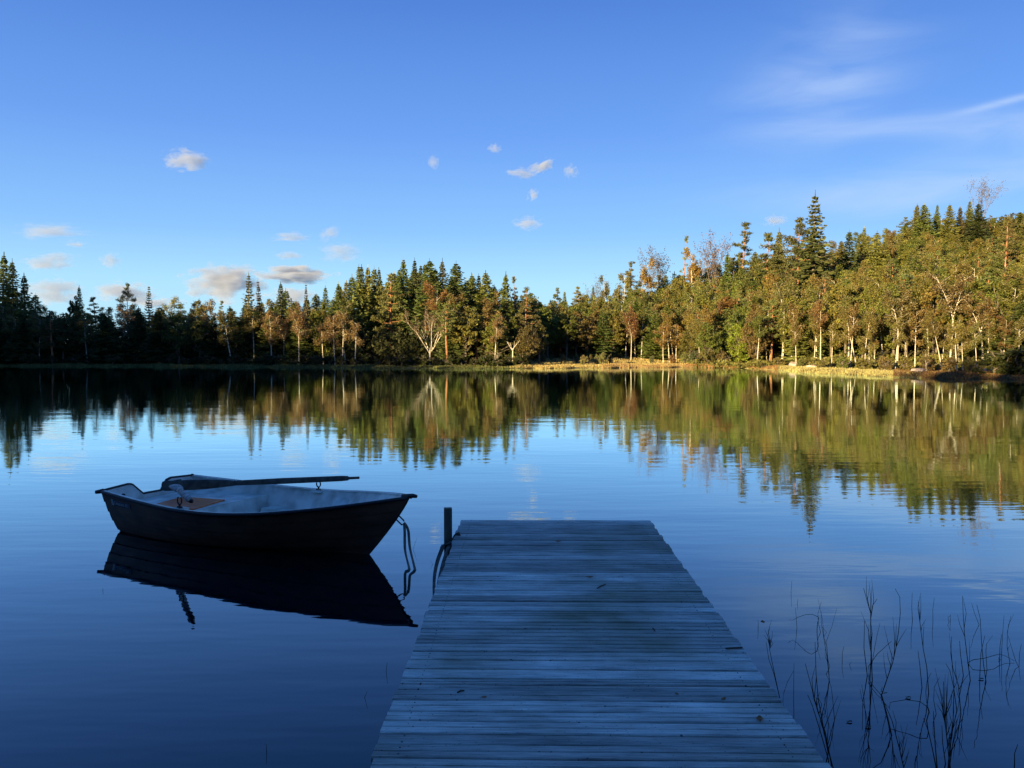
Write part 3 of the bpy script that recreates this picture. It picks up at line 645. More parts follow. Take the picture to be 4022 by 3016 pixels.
under((1480, 2300), (-7, 0), 9000, .8, (.19, .18, .05), 'low leafy growth at the foot of the right shore trees', 25, .12)
under((1480, 2300), (5, 20), 36000, 4.2, (.12, .12, .034), 'leafy thicket between the birch stems of the right shore', 23, .15)
under((1500, 2300), (18, 90), 40000, 2.6, (.10, .095, .028), 'scrub covering the slope of the right hill', 24, .24)

# the wood on the ridge behind the viewer that throws its shade over the near lake
def wood(name, pts, label, seed):
    g = np.random.default_rng(seed); mb = MB(); tb = MB()
    for (X, Y, H) in pts:
        z0 = gz(X, Y); n = 130; f = g.random(n) ** .8; R = 2.3 * (1 - f) ** .75 + .15; a = g.uniform(0, 6.28, n); rr = R * g.random(n) ** .4
        P = np.stack([X + np.cos(a) * rr, Y + np.sin(a) * rr, z0 + H * (.05 + .95 * f)], -1)
        d = unit(g.normal(0, 1, (n, 3))); e = unit(np.cross(d, g.normal(0, 1, (n, 3)))); q = (.25 + .45 * (1 - f))[:, None]
        mb.quads(P, e * q * .7, d * q); mb.tube([(X, Y, z0 - .3), (X, Y, z0 + H * .95)], [.22, .03], 4, False)
    o = mb.build(name, M_need); o.color = (.04, .055, .02, 1); tag(o, label, 'forest', kind='stuff')
g = random.Random(3); pts = []
for i in range(150):
    wc = -230 + i * 2.1
    for tt in (-60, -66):
        w_ = wc + g.uniform(-1, 1); t2 = tt + g.uniform(-2, 2)
        X = t2 * math.sin(A30) + w_ * math.cos(A30); Y = t2 * math.cos(A30) - w_ * math.sin(A30)
        top = float(crest(w_)) + g.uniform(-1.6, .9); pts.append((X, Y, max(4, top - gz(X, Y))))
for i in range(170):                                          # the wood around the landing itself
    a = g.uniform(100, 260); r = g.uniform(6, 45) ; X = r * math.sin(R_(a)); Y = r * math.cos(R_(a)) - 6
    th = math.degrees(math.atan2(X, Y)); 
    if math.hypot(X, Y) - float(shoreR(np.array(th))) < 3.0: continue
    if (X * .5 + Y * .866) > -4: continue
    pts.append((X, Y, g.uniform(8, 12) if r < 30 else 6))
wood('forest', pts, 'conifer wood on the ridge behind the landing', 8)

# ---------------------------------------------------------------- dock
def wood_mat():
    m = mat('weathered_boards', (.3, .3, .3), .82); t, b = nodes(m); N = t.nodes.new; L = t.links.new
    tc = N('ShaderNodeTexCoord'); ge = N('ShaderNodeNewGeometry')
    ad = N('ShaderNodeVectorMath'); ad.operation = 'ADD'; cb = N('ShaderNodeCombineXYZ'); mu = N('ShaderNodeMath'); mu.operation = 'MULTIPLY'; mu.inputs[1].default_value = 37.
    L(ge.outputs['Random Per Island'], mu.inputs[0]); L(mu.outputs[0], cb.inputs[0]); L(mu.outputs[0], cb.inputs[2])
    L(tc.outputs['Object'], ad.inputs[0]); L(cb.outputs[0], ad.inputs[1])
    def nz(scale, st, det, v=ad.outputs[0]):
        mp = N('ShaderNodeMapping'); mp.inputs['Scale'].default_value = st; z = N('ShaderNodeTexNoise'); z.inputs['Scale'].default_value = scale; z.inputs['Detail'].default_value = det
        L(v, mp.inputs[0]); L(mp.outputs[0], z.inputs['Vector']); return z.outputs[0]
    grain = nz(6, (1.0, 26, 10), 6); fine = nz(22, (1.2, 30, 10), 4); blotch = nz(2.2, (1, 2.6, 1), 5); patch = nz(1.1, (1, 1, 1), 4, tc.outputs['Object']); speck = nz(55, (1, 1.6, 1), 2, tc.outputs['Object'])
    def M(op, *a):
        n = N('ShaderNodeMath'); n.operation = op
        for i, v in enumerate(a):
            if isinstance(v, (int, float)): n.inputs[i].default_value = v
            else: L(v, n.inputs[i])
        return n.outputs[0]
    val = M('ADD', M('MULTIPLY', grain, .5), M('ADD', M('MULTIPLY', fine, .25), M('MULTIPLY', blotch, .5)))
    cr = N('ShaderNodeValToRGB'); e = cr.color_ramp.elements; e[0].position = .40; e[0].color = (.13, .135, .125, 1); e[1].position = .82; e[1].color = (.76, .77, .72, 1)
    k = e.new(.58); k.color = (.38, .39, .365, 1)
    L(val, cr.inputs[0])
    mr = N('ShaderNodeHueSaturation'); L(cr.outputs[0], mr.inputs['Color'])
    L(M('MULTIPLY_ADD', ge.outputs['Random Per Island'], .65, .64), mr.inputs['Value'])
    # greenish algae patches and dark stains
    mxx = N('ShaderNodeMix'); mxx.data_type = 'RGBA'; L(M('MULTIPLY', M('MAXIMUM', M('SUBTRACT', patch, .52), 0), 3.6), mxx.inputs[0]); L(mr.outputs[0], mxx.inputs[6]); mxx.inputs[7].default_value = (.12, .14, .075, 1)
    m3 = N('ShaderNodeMix'); m3.data_type = 'RGBA'; L(M('MINIMUM', M('MULTIPLY', M('MAXIMUM', M('SUBTRACT', speck, .67), 0), 14.), .8), m3.inputs[0]); L(mxx.outputs[2], m3.inputs[6]); m3.inputs[7].default_value = (.04, .037, .033, 1)
    L(m3.outputs[2], b.inputs['Base Color'])
    bp = N('ShaderNodeBump'); bp.inputs['Strength'].default_value = .7; bp.inputs['Distance'].default_value = .0035; L(val, bp.inputs['Height']); L(bp.outputs[0], b.inputs['Normal'])
    return m
M_wood = wood_mat()
DZ = .45
dock = empty('dock', (.455, 8.3, 0), R_(-.93), 'weathered grey plank dock reaching straight out into the lake', 'dock')
# local: +y along the dock towards the lake, origin at the middle of its outer end
dk = MB(); g = random.Random(21); y = 0.0; nails = MB()
W2 = .985
while y > -11.6:
    bw = g.choice([.113, .112, .115, .110, .113, .088, .112]) if y < -.3 else .11
    if abs(y + 4.05) < .06: bw = .062
    gap = g.choice([.013, .015, .018, .011, .015]); yc = y - bw / 2
    l = -W2 - g.uniform(-.004, .014); r = W2 + g.uniform(-.004, .012); dz = g.uniform(-.0025, .003); sk = g.uniform(-.004, .004)
    # each board: two long strips with a shallow milled groove line and slightly rounded arrises
    prof = [(-bw/2, -.028), (-bw/2, -.004), (-bw/2 + .005, .0015), (-.006, .0005), (-.003, -.005), (.003, -.005), (.006, .0005), (bw/2 - .005, .0015), (bw/2, -.004), (bw/2, -.028)]
    if g.random() < .3: prof = [(-bw/2, -.028), (-bw/2, -.004), (-bw/2 + .005, -.001), (0, .0025), (bw/2 - .005, -.001), (bw/2, -.004), (bw/2, -.028)]
    V = []; ns = 7
    for i in range(ns):
        xx = l + (r - l) * i / (ns - 1); wob = .0012 * math.sin(xx * 5 + y * 40)
        for (py, pz) in prof: V.append((xx, yc + py + sk * xx + wob, DZ + dz + pz + .0012 * math.sin(xx * 3 + y * 17)))
    k = len(prof); F = [(i*k + j, (i+1)*k + j, (i+1)*k + (j+1) % k, i*k + (j+1) % k) for i in range(ns-1) for j in range(k)]
    F += [tuple(range(k)), tuple((ns-1)*k + j for j in range(k))[::-1]]
    dk.add(V, F)
    for xn in (-.88, .86):
        for dy in (-.028, .028):
            nails.tube([(xn + g.uniform(-.012, .012), yc + dy, DZ + dz - .01), (xn, yc + dy, DZ + dz + .0016)], [.0042, .0042], 6)
    y -= bw + gap
dk.build('deck', M_wood, dock); nails.build('nails', mat('rusty_nails', (.05, .035, .028), .7), dock)
M_beam = noisy('dark_timber', (.07, .065, .055), (.17, .16, .14), 5, .85, (8, 1, 8), .4)
for x_ in (-.86, 0, .86):
    q = MB(); q.box((x_, -5.9, DZ - .028 - .075), (.05, 11.4, .15)); q.build('joist', M_beam, dock)
q = MB(); q.box((0, -.06, DZ - .03 - .085), (1.66, .045, .14)); q.build('end_beam', M_beam, dock)
for x_ in (-.80, .80):
    for y_ in (-.25, -3.2, -6.2, -9.2):
        q = MB(); q.tube([(x_, y_, -1.4), (x_, y_, DZ - .04)], [.055, .05], 10); q.build('leg', M_beam, dock)

# mooring post
post = empty('mooring_post', (-.615, 7.62, 0), R_(8), 'square grey-green post standing at the left side of the dock end', 'post')
q = MB(); q.box((0, 0, -.355), (.075, .075, 2.14)); bevel(q.build('shaft', noisy('post_wood', (.06, .065, .05), (.14, .15, .12), 8, .85, (3, 3, .5), .4), post), .004)
M_strap = noisy('strap_webbing', (.16, .16, .12), (.34, .33, .26), 30, .8)

# ---------------------------------------------------------------- small things lying on the dock
M_lf = noisy('dry_leaf', (.25, .09, .03), (.42, .17, .05), 30, .7)
def leaf(x, y, size, label, rz, curl=.3):
    mb = MB(); V = []; n = 9
    for i in range(n):
        f = i / (n - 1); wd = math.sin(math.pi * f) ** .8 * .32 * (1 + .25 * math.sin(f * 22)); xx = (f - .5)
        for s_ in (-1, 0, 1): V.append((xx * size, s_ * wd * size, (abs(s_) * curl * .3 + curl * (xx * 2) ** 2 * .3) * size))
    F = []
    for i in range(n - 1):
        for j in range(2): F.append((i*3+j, (i+1)*3+j, (i+1)*3+j+1, i*3+j+1))
    mb.add(V, F); mb.tube([(-.5 * size, 0, curl * .3 * size), (-.85 * size, 0, .02 * size)], [.03 * size, .02 * size], 4)
    o = mb.build('fallen_leaf', M_lf, smooth=True); so = o.modifiers.new('s', 'SOLIDIFY'); so.thickness = .0012
    o.location = (x, y, DZ + .006); o.rotation_euler = (0, 0, rz); tag(o, label, 'leaf', 'fallen leaves on the dock')
def ondeck(x2212, y2212):
    d = ray(x2212 * K, y2212 * K); t = (DZ - CH) / d[2]; return d[0] * t, d[1] * t
for i, (x, y, sz, lb) in enumerate([(1274, 1248, .05, 'small red-brown leaf in the middle of the dock'), (1641, 1556, .05, 'curled orange-brown leaf near the right edge of the dock'),
    (1205, 1171, .045, 'dull brown leaf near the far end of the dock'), (1563, 1512, .03, 'small dark leaf above the curled orange one'),
    (1462, 1501, .022, 'tiny orange leaf scrap on the near boards'), (1046, 1508, .026, 'tiny brown leaf scrap left of centre on the near boards'),
    (1648, 1346, .04, 'mossy leaf crumb at the right of the dock')]):
    a, b = ondeck(x, y); leaf(a, b, sz, lb, i * 1.3)
M_twig = mat('twig_bark', (.05, .04, .03), .8)
for (x0, y0, x1, y1, lb) in [(1290, 1273, 1309, 1264, 'thin dark twig lying right of the red-brown leaf'), (988, 1499, 1003, 1495, 'tiny dark twig on the left near boards'), (1410, 1360, 1415, 1366, 'short dark twig right of the dock centre')]:
    a = ondeck(x0, y0); b = ondeck(x1, y1); mb = MB(); z = DZ + .008
    mb.tube([(a[0], a[1], z), ((a[0] + b[0]) / 2, (a[1] + b[1]) / 2 + .004, z + .003), (b[0], b[1], z)], [.004, .005, .003], 6); tag(mb.build('twig', M_twig), lb, 'twig')
a = ondeck(1568, 1405); b = ondeck(1603, 1402); mb = MB(); mb.tube([(a[0], a[1], DZ + .012), (b[0], b[1], DZ + .010)], [(.008, .005), (.010, .004)], 6)
tag(mb.build('bark_piece', M_twig), 'flat dark piece of bark at the right edge of the dock', 'bark')

# ---------------------------------------------------------------- rowing boat (local: +x to the bow, +y to the far side, z=0 waterline)
BL = 4.10
boat = empty('rowing_boat', (-4.70, 10.30, 0), math.atan2(-.468, .884), 'small dark-hulled rowing boat with white inside, floating left of the dock', 'boat')
cs = lambda u, xs, ys: float(np.interp(u, xs, ys))
def spl(xs, ys):
    xs = np.array(xs); ys = np.array(ys); d = np.gradient(ys, xs)
    def f(u):
        u = min(max(u, xs[0]), xs[-1]); i = min(int(np.searchsorted(xs, u, 'right')) - 1, len(xs) - 2); h = xs[i+1] - xs[i]; t = (u - xs[i]) / h
        return (2*t**3 - 3*t**2 + 1) * ys[i] + (t**3 - 2*t**2 + t) * h * d[i] + (-2*t**3 + 3*t**2) * ys[i+1] + (t**3 - t**2) * h * d[i+1]
    return f
bB = spl([0, .2, .4, .6, .75, .87, .95, 1], [.68, .79, .85, .80, .65, .42, .20, .02])
bS = spl([0, .12, .25, .4, .6, .8, 1], [.51, .49, .47, .455, .48, .565, .685])
def bK(u): return -.13 + .05 * max(0, u - .7) / .3
def pexp(u): return .14 + .76 * u ** 2.2
def bpt(u, v, side, inset=0., lap=0.):
    zs = bS(u) ; z = bK(u) + (zs - bK(u)) * v; zz = min(max(z, -.15), .70)
    Lz = BL - .54 * max(0, (1 - zz / .70)) ** 1.2; x0 = .15 * (1 - zz / .5)
    hb = max(0., bB(u) * (v ** pexp(u) if v > 0 else 0) - inset) + lap * (1 if u < .985 else .2)
    x = x0 + u * (Lz - x0); x = x if inset == 0 else min(max(x, x0 + inset), Lz - inset * 2.2)
    return (x, side * hb, z)
us = [0, .05, .1, .16, .22, .3, .38, .46, .54, .62, .7, .77, .83, .88, .92, .955, .98, 1]
strakes = [0, .06, .24, .42, .60, .79, 1.0]
vs = []
for i in range(len(strakes) - 1):
    a, b = strakes[i], strakes[i+1]; lap = .011 if i > 1 else 0
    vs += [(a, lap), ((a + b) / 2, lap * .6), (b - .004, .0)]
vs.append((1.0, 0))
hull = MB()
for side in (1, -1):
    V = [bpt(uu, v, side, 0, lp) for uu in us for v, lp in vs]; k = len(vs)
    F = [(i*k + j, i*k + j + 1, (i+1)*k + j + 1, (i+1)*k + j) for i in range(len(us) - 1) for j in range(k - 1)]
    if side < 0: F = [f[::-1] for f in F]
    hull.add(V, F)
def ttop(f): return float(np.interp(f, [0, .02, .27, .31, .40, .60, .68, .73, .98, 1], [.49, .505, .53, .52, .385, .385, .50, .52, .505, .49]))
def transom(mb, xo, inset):
    cols = [i / 24 for i in range(25)]; V = []; rows = 9
    for f in cols:
        yy = (f - .5) * 2 * (bB(0) - inset) * -1          # f=0 is the near side (negative y) below
        yy = -yy if False else (f - .5) * 2 * (bB(0) - inset)
        vb = (abs(yy) / bB(0)) ** (1 / pexp(0)) if abs(yy) > 0 else 0; zb = bK(0) + (bS(0) - bK(0)) * vb; zt = max(ttop(f), zb + .001)
        for r_ in range(rows):
            z = zb + (zt - zb) * r_ / (rows - 1); V.append((.15 * (1 - z / .5) + xo, yy, z))
    F = [(i*rows + j, (i+1)*rows + j, (i+1)*rows + j + 1, i*rows + j + 1) for i in range(24) for j in range(rows - 1)]
    mb.add(V, F if xo > 0 else [f[::-1] for f in F]); return V, rows
V1, rows = transom(hull, 0., 0)
M_hull = noisy('brown_gelcoat', (.10, .055, .035), (.19, .10, .06), 3, .6, (1, 1, 2), detail=5)
hull.build('hull', M_hull, boat, smooth=False)
M_white = noisy('white_gelcoat', (.42, .43, .38), (.80, .80, .73), 5, .5, (1, 1, 1), .05, 7, .3, .62)
inn = MB()
for side in (1, -1):
    ivs = [.12, .25, .4, .55, .7, .85, .985]
    V = [bpt(uu, v, side, .03) for uu in us for v in ivs]; k = len(ivs)
    F = [(i*k + j, (i+1)*k + j, (i+1)*k + j + 1, i*k + j + 1) for i in range(len(us) - 1) for j in range(k - 1)]
    if side < 0: F = [f[::-1] for f in F]
    inn.add(V, F)
transom(inn, .035, .02)
# transom top edge and floor
def ihb(x, z, inset=.03):
    lo, hi = 0., 1.
    for _ in range(24):
        mid = (lo + hi) / 2; v = min(max((z - bK(mid)) / (bS(mid) - bK(mid)), 0), 1)
        if bpt(mid, v, 1, 0)[0] < x: lo = mid
        else: hi = mid
    v = min(max((z - bK(lo)) / (bS(lo) - bK(lo)), 0), 1); return max(.004, bpt(lo, v, 1, inset)[1])
def slab(mb, x0, x1, z, n=10, inset=.028, front=None, back=None, zb=.05):
    xs = [x0 + (x1 - x0) * i / n for i in range(n + 1)]; V = []
    for x in xs: hb = ihb(x, z, inset); V += [(x, -hb, z), (x, 0, z + .004), (x, hb, z)]
    F = []
    for i in range(n): F += [(3*i, 3*i+3, 3*i+4, 3*i+1), (3*i+1, 3*i+4, 3*i+5, 3*i+2)]
    mb.add(V, F)
    for e, xf in ((front, x1), (back, x0)):
        if e is None: continue
        V = []; zz = np.linspace(zb, z, 6)
        for q_ in zz: hb = ihb(xf, q_, inset); V += [(xf + e * (z - q_), -hb, q_), (xf + e * (z - q_), hb, q_)]
        mb.add(V, [(2*i, 2*i+1, 2*i+3, 2*i+2) for i in range(5)])
slab(inn, .1, 3.5, .05, 16)
inn.build('inner_shell', M_white, boat, smooth=False)
q = MB(); slab(q, .13, 1.32, .34, 8, .028, front=.10); q.build('stern_bench', M_white, boat)
q = MB(); slab(q, 2.72, 3.62, .36, 8, .028, back=-.10); q.build('bow_bench', M_white, boat)
for sd_ in (1, -1):                                            # moulded side steps
    q = MB(); n_ = 8; V = []
    for i in range(n_ + 1):
        x = 1.40 + (2.66 - 1.40) * i / n_; h2 = ihb(x, .21); h1 = ihb(x, .05)
        V += [(x, sd_ * (h2 - .003), .215), (x, sd_ * (h2 - .17), .21), (x, sd_ * (h2 - .20), .05)]
    q.add(V, [f for i in range(n_) for f in ((3*i, 3*i+3, 3*i+4, 3*i+1), (3*i+1, 3*i+4, 3*i+5, 3*i+2))]); q.build('side_step', M_white, boat)
    q = MB(); h2 = ihb(2.62, .40); h3 = ihb(2.62, .06)
    V = []
    for z, dd in ((.06, .16), (.2, .14), (.3, .10), (.40, .05), (.425, .02)):
        V += [(x_, sd_ * (ihb(x_, z, .034) - d_), z) for x_, d_ in ((2.50, 0), (2.55, dd), (2.72, dd), (2.77, 0))]
    q.add(V, [(4*i + j, 4*i + j + 1, 4*i + j + 5, 4*i + j + 4) for i in range(4) for j in range(3)]); q.build('rib', M_white, boat)
# gunwale cap (light) and dark rubbing strake
cap = MB(); rail = MB()
M_rail = mat('dark_rubber', (.012, .013, .018), .5)
uu_ = [i / 40 for i in range(41)]
for side in (1, -1):
    V = []
    for uq in uu_:
        p = bpt(uq, 1, side); i_ = max(0, abs(p[1]) - .045)
        V += [(p[0], p[1], p[2] + .006), (p[0], side * i_, p[2] + .004), (p[0], side * i_, p[2] - .02)]
    cap.add(V, [f for i in range(40) for f in ((3*i, 3*i+3, 3*i+4, 3*i+1), (3*i+1, 3*i+4, 3*i+5, 3*i+2))])
    rail.tube([(bpt(uq, 1, side)[0], bpt(uq, 1, side)[1] + side * .008, bpt(uq, 1, side)[2] - .012) for uq in uu_], (.014, .02), 8)
cap.build('gunwale_cap', M_white, boat)
TT = [(.15 * (1 - ttop(i / 60) / .5) + .017, (i / 60 - .5) * 2 * (bB(0) + .01), ttop(i / 60) + .008) for i in range(61)]
rail.tube(TT, (.026, .014), 8)
for sd_ in (1, -1): rail.tube([(.02, sd_ * .66, .505), (-.06, sd_ * .71, .49)], [.03, .022], 8)
rail.tube([(BL - .10, 0, .68), (BL + .04, 0, .695), (BL + .085, 0, .692)], [.022, .024, .018], 8)
rail.build('rub_rail', M_rail, boat, smooth=True)
# bow eye
q = MB(); ex, ez_ = bpt(1, .70, 1)[0], bpt(1, .70, 1)[2]; q.tube([(ex - .02, 0, ez_ + .03), (ex + .07, .0, ez_ - .035), (ex + .085, 0, ez_ - .075), (ex + .045, 0, ez_ - .085), (ex - .05, 0, ez_ - .02)], .008, 8); q.build('bow_eye', M_rail, boat)
EYE = boat.matrix_basis @ Vector((ex + .075, 0, ez_ - .07))
# drain fitting, cleat marks on the transom
q = MB(); q.tube([(.06, -.43, .42), (.085, -.43, .42)], [.02, .02], 8); q.build('drain_plug', M_rail, boat)
q = MB(); q.tube([(.055, .45, .43), (.10, .45, .43)], [.045, .03], 12); q.build('motor_pad', M_white, boat)
q = MB(); q.box((.075, .38, .485), (.02, .1, .02)); q.tube([(.10, .60, .46), (.13, .60, .40)], [.012, .012], 6); q.build('cleat', M_rail, boat)
# builder's plate with its lettering on the near quarter
def side_frame(u0, v0):
    a = Vector(bpt(u0, v0, -1, 0, .006)); b_ = Vector(bpt(u0 + .05, v0, -1, 0, .006)); c_ = Vector(bpt(u0, v0 + .08, -1, 0, .006))
    X = (b_ - a).normalized(); Yv = (c_ - a); Yv = (Yv - X * Yv.dot(X)).normalized(); Z = X.cross(Yv)
    return Matrix((( X.x, Yv.x, Z.x, a.x), (X.y, Yv.y, Z.y, a.y), (X.z, Yv.z, Z.z, a.z), (0, 0, 0, 1)))
Mf = side_frame(.055, .80)
q = MB(); q.box((.225, .026, .008), (.37, .062, .004)); o = q.build('name_plate', mat('plate_blue', (.012, .02, .045), .4), boat); o.matrix_local = Mf; plate = o
q = MB(); q.box((.008, .026, .0105), (.045, .075, .004)); o = q.build('plate_emblem', mat('plate_white', (.42, .45, .48), .5), plate)
fc = bpy.data.curves.new('lettering', 'FONT'); fc.body = 'Crescent 42'; fc.size = .062; fc.extrude = .0006
fo = bpy.data.objects.new('tmp', fc); COL.objects.link(fo); bpy.context.view_layer.update()
me = bpy.data.meshes.new_from_object(fo.evaluated_get(bpy.context.evaluated_depsgraph_get())); bpy.data.objects.remove(fo)
me.materials.clear(); me.materials.append(mat('letter_grey', (.40, .44, .48), .5)); o = bpy.data.objects.new('lettering', me); COL.objects.link(o); o.parent = plate
o.location = (.045, .006, .0112)
# oarlocks
def lock(mb, x, side, zb, w_=.032, hh=.08):
    mb.tube([(x, side, zb - .03), (x, side, zb + .03)], [.011, .011], 8); mb.tube([(x - .035, side, zb), (x + .035, side, zb)], [.012, .012], 6)
    P = [(x + w_ * 1.0 * math.sin(a), side, zb + .03 + hh * .5 - hh * .5 * math.cos(a)) for a in np.linspace(-2.5, 2.5, 15)]; mb.tube(P, .0085, 6)
M_iron = mat('dark_iron', (.03, .032, .036), .5, Metallic=.6)
xl = 2.14; q = MB(); lock(q, xl, ihb(xl, .42) + .02, .47); q.build('oarlock', M_iron, boat)
xl2 = 1.55; q = MB(); lock(q, xl2, -ihb(xl2, .43) - .00, .475, .034, .09); q.build('oarlock', M_iron, boat)
q = MB(); q.box((xl2, -ihb(xl2, .43) + .03, .455), (.16, .07, .03)); bevel(q.build('oarlock_block', M_white, boat), .006)
q = MB(); q.box((xl, ihb(xl, .43) - .02, .445), (.16, .06, .02)); bevel(q.build('oarlock_block', M_white, boat), .006)

# orange-brown board lying on the stern bench
brd = MB(); brd.box((0, 0, 0), (.62, .60, .016)); o = brd.build('seat_board', noisy('varnished_ply', (.66, .13, .03), (.85, .21, .05), 4, .55, (1, 6, 1), .1))
bevel(o, .004); o.location = boat.matrix_basis @ Vector((.93, -.18, .356)); o.rotation_euler = (0, R_(.6), boat.rotation_euler[2] + R_(12)); tag(o, 'orange-brown plywood board lying on the stern bench of the boat', 'board')

# oars
M_oar = noisy('old_oar_wood', (.045, .045, .04), (.11, .105, .09), 6, .8, (2, 2, 2), .2)
M_oar2 = noisy('peeling_white_oar', (.13, .13, .13), (.44, .44, .45), 14, .75, (1, 1, 1), .3)
def oar(A, B, blade, mt, label, bw=.066, sh=.021, grip=.12, flat=(0, 0, 1)):
    A = Vector(A); B = Vector(B); L = (B - A).length; e = empty('oar', A, 0, label, 'oar', 'oars of the rowing boat')
    e.rotation_euler = (B - A).to_track_quat('X', 'Z').to_euler()
    f = MB(); fs = [0, .004, .02, blade * .5, blade * .8, blade, blade + .12]
    f.tube([(x * 1.0, 0, 0) for x in (0, .012, .05, blade * .55, blade * .82, blade + .05, blade + .28)], [(.016, bw * .6), (.02, bw * .9), (.02, bw), (.02, bw), (.021, bw * .95), (.024, .05), (sh, .032)], 12)
    f.build('blade', mt, e, smooth=True)
    f = MB(); f.tube([(blade + .28, 0, 0), (L * .62, 0, 0), (L - grip * 1.9, 0, 0), (L - grip * 1.2, 0, 0)], [(sh, .032), (sh * 1.1, .038), (sh, .034), (sh * .9, .028)], 12); f.build('shaft', mt, e, smooth=True)
    f = MB(); f.tube([(L - grip * 1.2, 0, 0), (L - grip, 0, 0), (L, 0, 0)], [.021, .017, .016], 10); f.build('grip', mt, e, smooth=True)
    return e
oar((-4.50, 10.22, .475), (-1.88, 9.78, .655), .75, M_oar, 'long dark oar lying across the boat through the far oarlock')
o2 = empty('oar', (0, 0, 0), 0, 'short-looking pale peeling oar pointing at the dock in the near oarlock', 'oar', 'oars of the rowing boat')
A = Vector((-3.92, 9.32, .60)); B = Vector((-3.34, 8.27, .655)); o2.location = A; o2.rotation_euler = (B - A).to_track_quat('X', 'Z').to_euler(); L = (B - A).length
q = MB(); q.tube([(-.35, .0, 0), (-.30, 0, 0), (-.06, 0, 0), (.16, 0, 0)], [(.055, .02), (.07, .024), (.068, .028), (.036, .034)], 10); q.build('blade', M_oar2, o2, smooth=True)
q = MB(); q.tube([(.12, 0, 0), (L * .5, 0, 0), (L - .16, 0, 0), (L - .1, 0, 0)], [.034, .036, .034, .024], 12); q.build('shaft', M_oar2, o2, smooth=True)
q = MB(); q.tube([(L - .1, 0, 0), (L, 0, 0)], [.023, .021], 12); q.build('grip', M_rail, o2, smooth=True)

# mooring strap: from the bow eye into the water, along the bottom and up to the post
def ribbon(mb, pts, wd=.016, th=.003, flat=(.3, 1, 0)):
    P = []; pts = [Vector(p) for p in pts]
    for i in range(len(pts) - 1):
        p0, p1, p2, p3 = pts[max(i-1, 0)], pts[i], pts[i+1], pts[min(i+2, len(pts)-1)]
        for k in range(6):
            t = k / 6; P.append(.5 * ((2*p1) + (p2-p0)*t + (2*p0 - 5*p1 + 4*p2 - p3)*t*t + (3*p1 - p0 - 3*p2 + p3)*t**3))
    P.append(pts[-1]); mb.tube(P, (wd, th), 8, True, flat)
st = MB(); ex, ey, ezz = EYE
ribbon(st, [(ex, ey, ezz + .01), (ex + .01, ey - .03, .30), (ex + .02, ey - .08, .12), (-1.045, 8.05, 0.0), (-.99, 7.95, -.2), (-.8, 7.85, -.35), (-.66, 7.70, -.25)])
ribbon(st, [(ex, ey, ezz + .01), (ex + .045, ey - .02, .32), (ex + .07, ey - .08, .15), (-.985, 8.03, 0.0), (-.93, 7.93, -.2), (-.74, 7.8, -.35), (-.64, 7.70, -.2)])
tag(st.build('mooring_strap', M_strap), 'doubled pale webbing strap hanging from the bow eye into the water', 'strap')
st = MB(); ribbon(st, [(-.665, 7.60, .36), (-.62, 7.57, .38), (-.57, 7.60, .40), (-.565, 7.66, .39), (-.62, 7.675, .37), (-.665, 7.65, .34), (-.665, 7.60, .33), (-.60, 7.565, .34)], .022, .006, (0, 0, 1))
ribbon(st, [(-.655, 7.57, .37), (-.70, 7.45, .25), (-.715, 7.30, .15), (-.70, 7.1, .06), (-.67, 6.95, -.03)], .02, .004)
ribbon(st, [(-.60, 7.56, .37), (-.635, 7.35, .27), (-.66, 7.15, .14), (-.67, 6.95, .02)], .02, .004)
ribbon(st, [(-.57, 7.58, .38), (-.545, 7.62, .44), (-.50, 7.60, .47)], .02, .006)
tag(st.build('mooring_strap', noisy('dark_webbing', (.05, .05, .045), (.15, .15, .13), 30, .8)), 'dark webbing strap knotted round the post and trailing beside the dock', 'strap')

# ---------------------------------------------------------------- reeds (picture of the stems turned into places on the water)
M_reed = noisy('dead_reed', (.018, .022, .014), (.05, .055, .03), 12, .8)
def crop(X, Y): return 738.3 + .12915 * X, 560.1 + .12915 * Y
def reed(stems, label, group='dead reed stems right of the dock', fuzz=0, name='reed', f=crop, thick=1., h_f=.35, fr=(.25, .95)):
    """stems: lists of crop points from the tip down to the water; the last point is at the water"""
    base = onwater(*f(*stems[0][-1])); Yd = base[1]; mb = MB(); g = np.random.default_rng(int(abs(base[0] * 997 + Yd * 131)) % 9999)
    for st in stems:
        bs = onwater(*f(*st[-1])); P = []
        for (a, b_) in st[:-1]:
            d = ray(*f(a, b_)); t = bs[1] / d[1]; P.append((d[0] * t, bs[1], max(.0, CH + d[2] * t)))
        P.append((bs[0], bs[1], 0)); P.append((bs[0] + .01, bs[1], -.45))
        # depth wander so the stem is not a flat tracing
        P = [(x, y + .05 * math.sin(3 * z + i), z) for i, (x, y, z) in enumerate(P)]
        n = len(P); r = [thick * (.0016 + .0026 * i / (n - 1)) for i in range(n)]; mb.tube(P, [q_ * .6 for q_ in r], 5)
        if fuzz and st is stems[0]:
            PP = np.array([p for p in P if p[2] > 0 or p is P[-2]])
            for _ in range(int(fuzz * .4)):
                u0 = g.uniform(*fr) * (len(PP) - 1); i = int(u0); i = min(i, len(PP) - 2); p0 = PP[i] + (PP[i+1] - PP[i]) * (u0 - i)
                dd = np.array((g.normal(0, .10), g.normal(0, .10), g.uniform(.5, 1.))); ln = h_f * g.uniform(.4, 1.)
                p1 = p0 + dd * ln * .5; p2 = p0 + dd * ln * (1, 1, 1.) + (g.normal(0, .01), 0, 0)
                mb.tube([p0, p1 + (g.normal(0, .008), 0, 0), p2], [.0018 * thick, .0013 * thick, .0007], 3, False)
    o = mb.build(name, M_reed); tag(o, label, 'reed', group); return o
reed([[(420, 165), (421, 265)]], 'short thin stem farthest left in the reed patch, high up')
reed([[(465, 300), (470, 345)]], 'tiny bent stub above the arched reed')
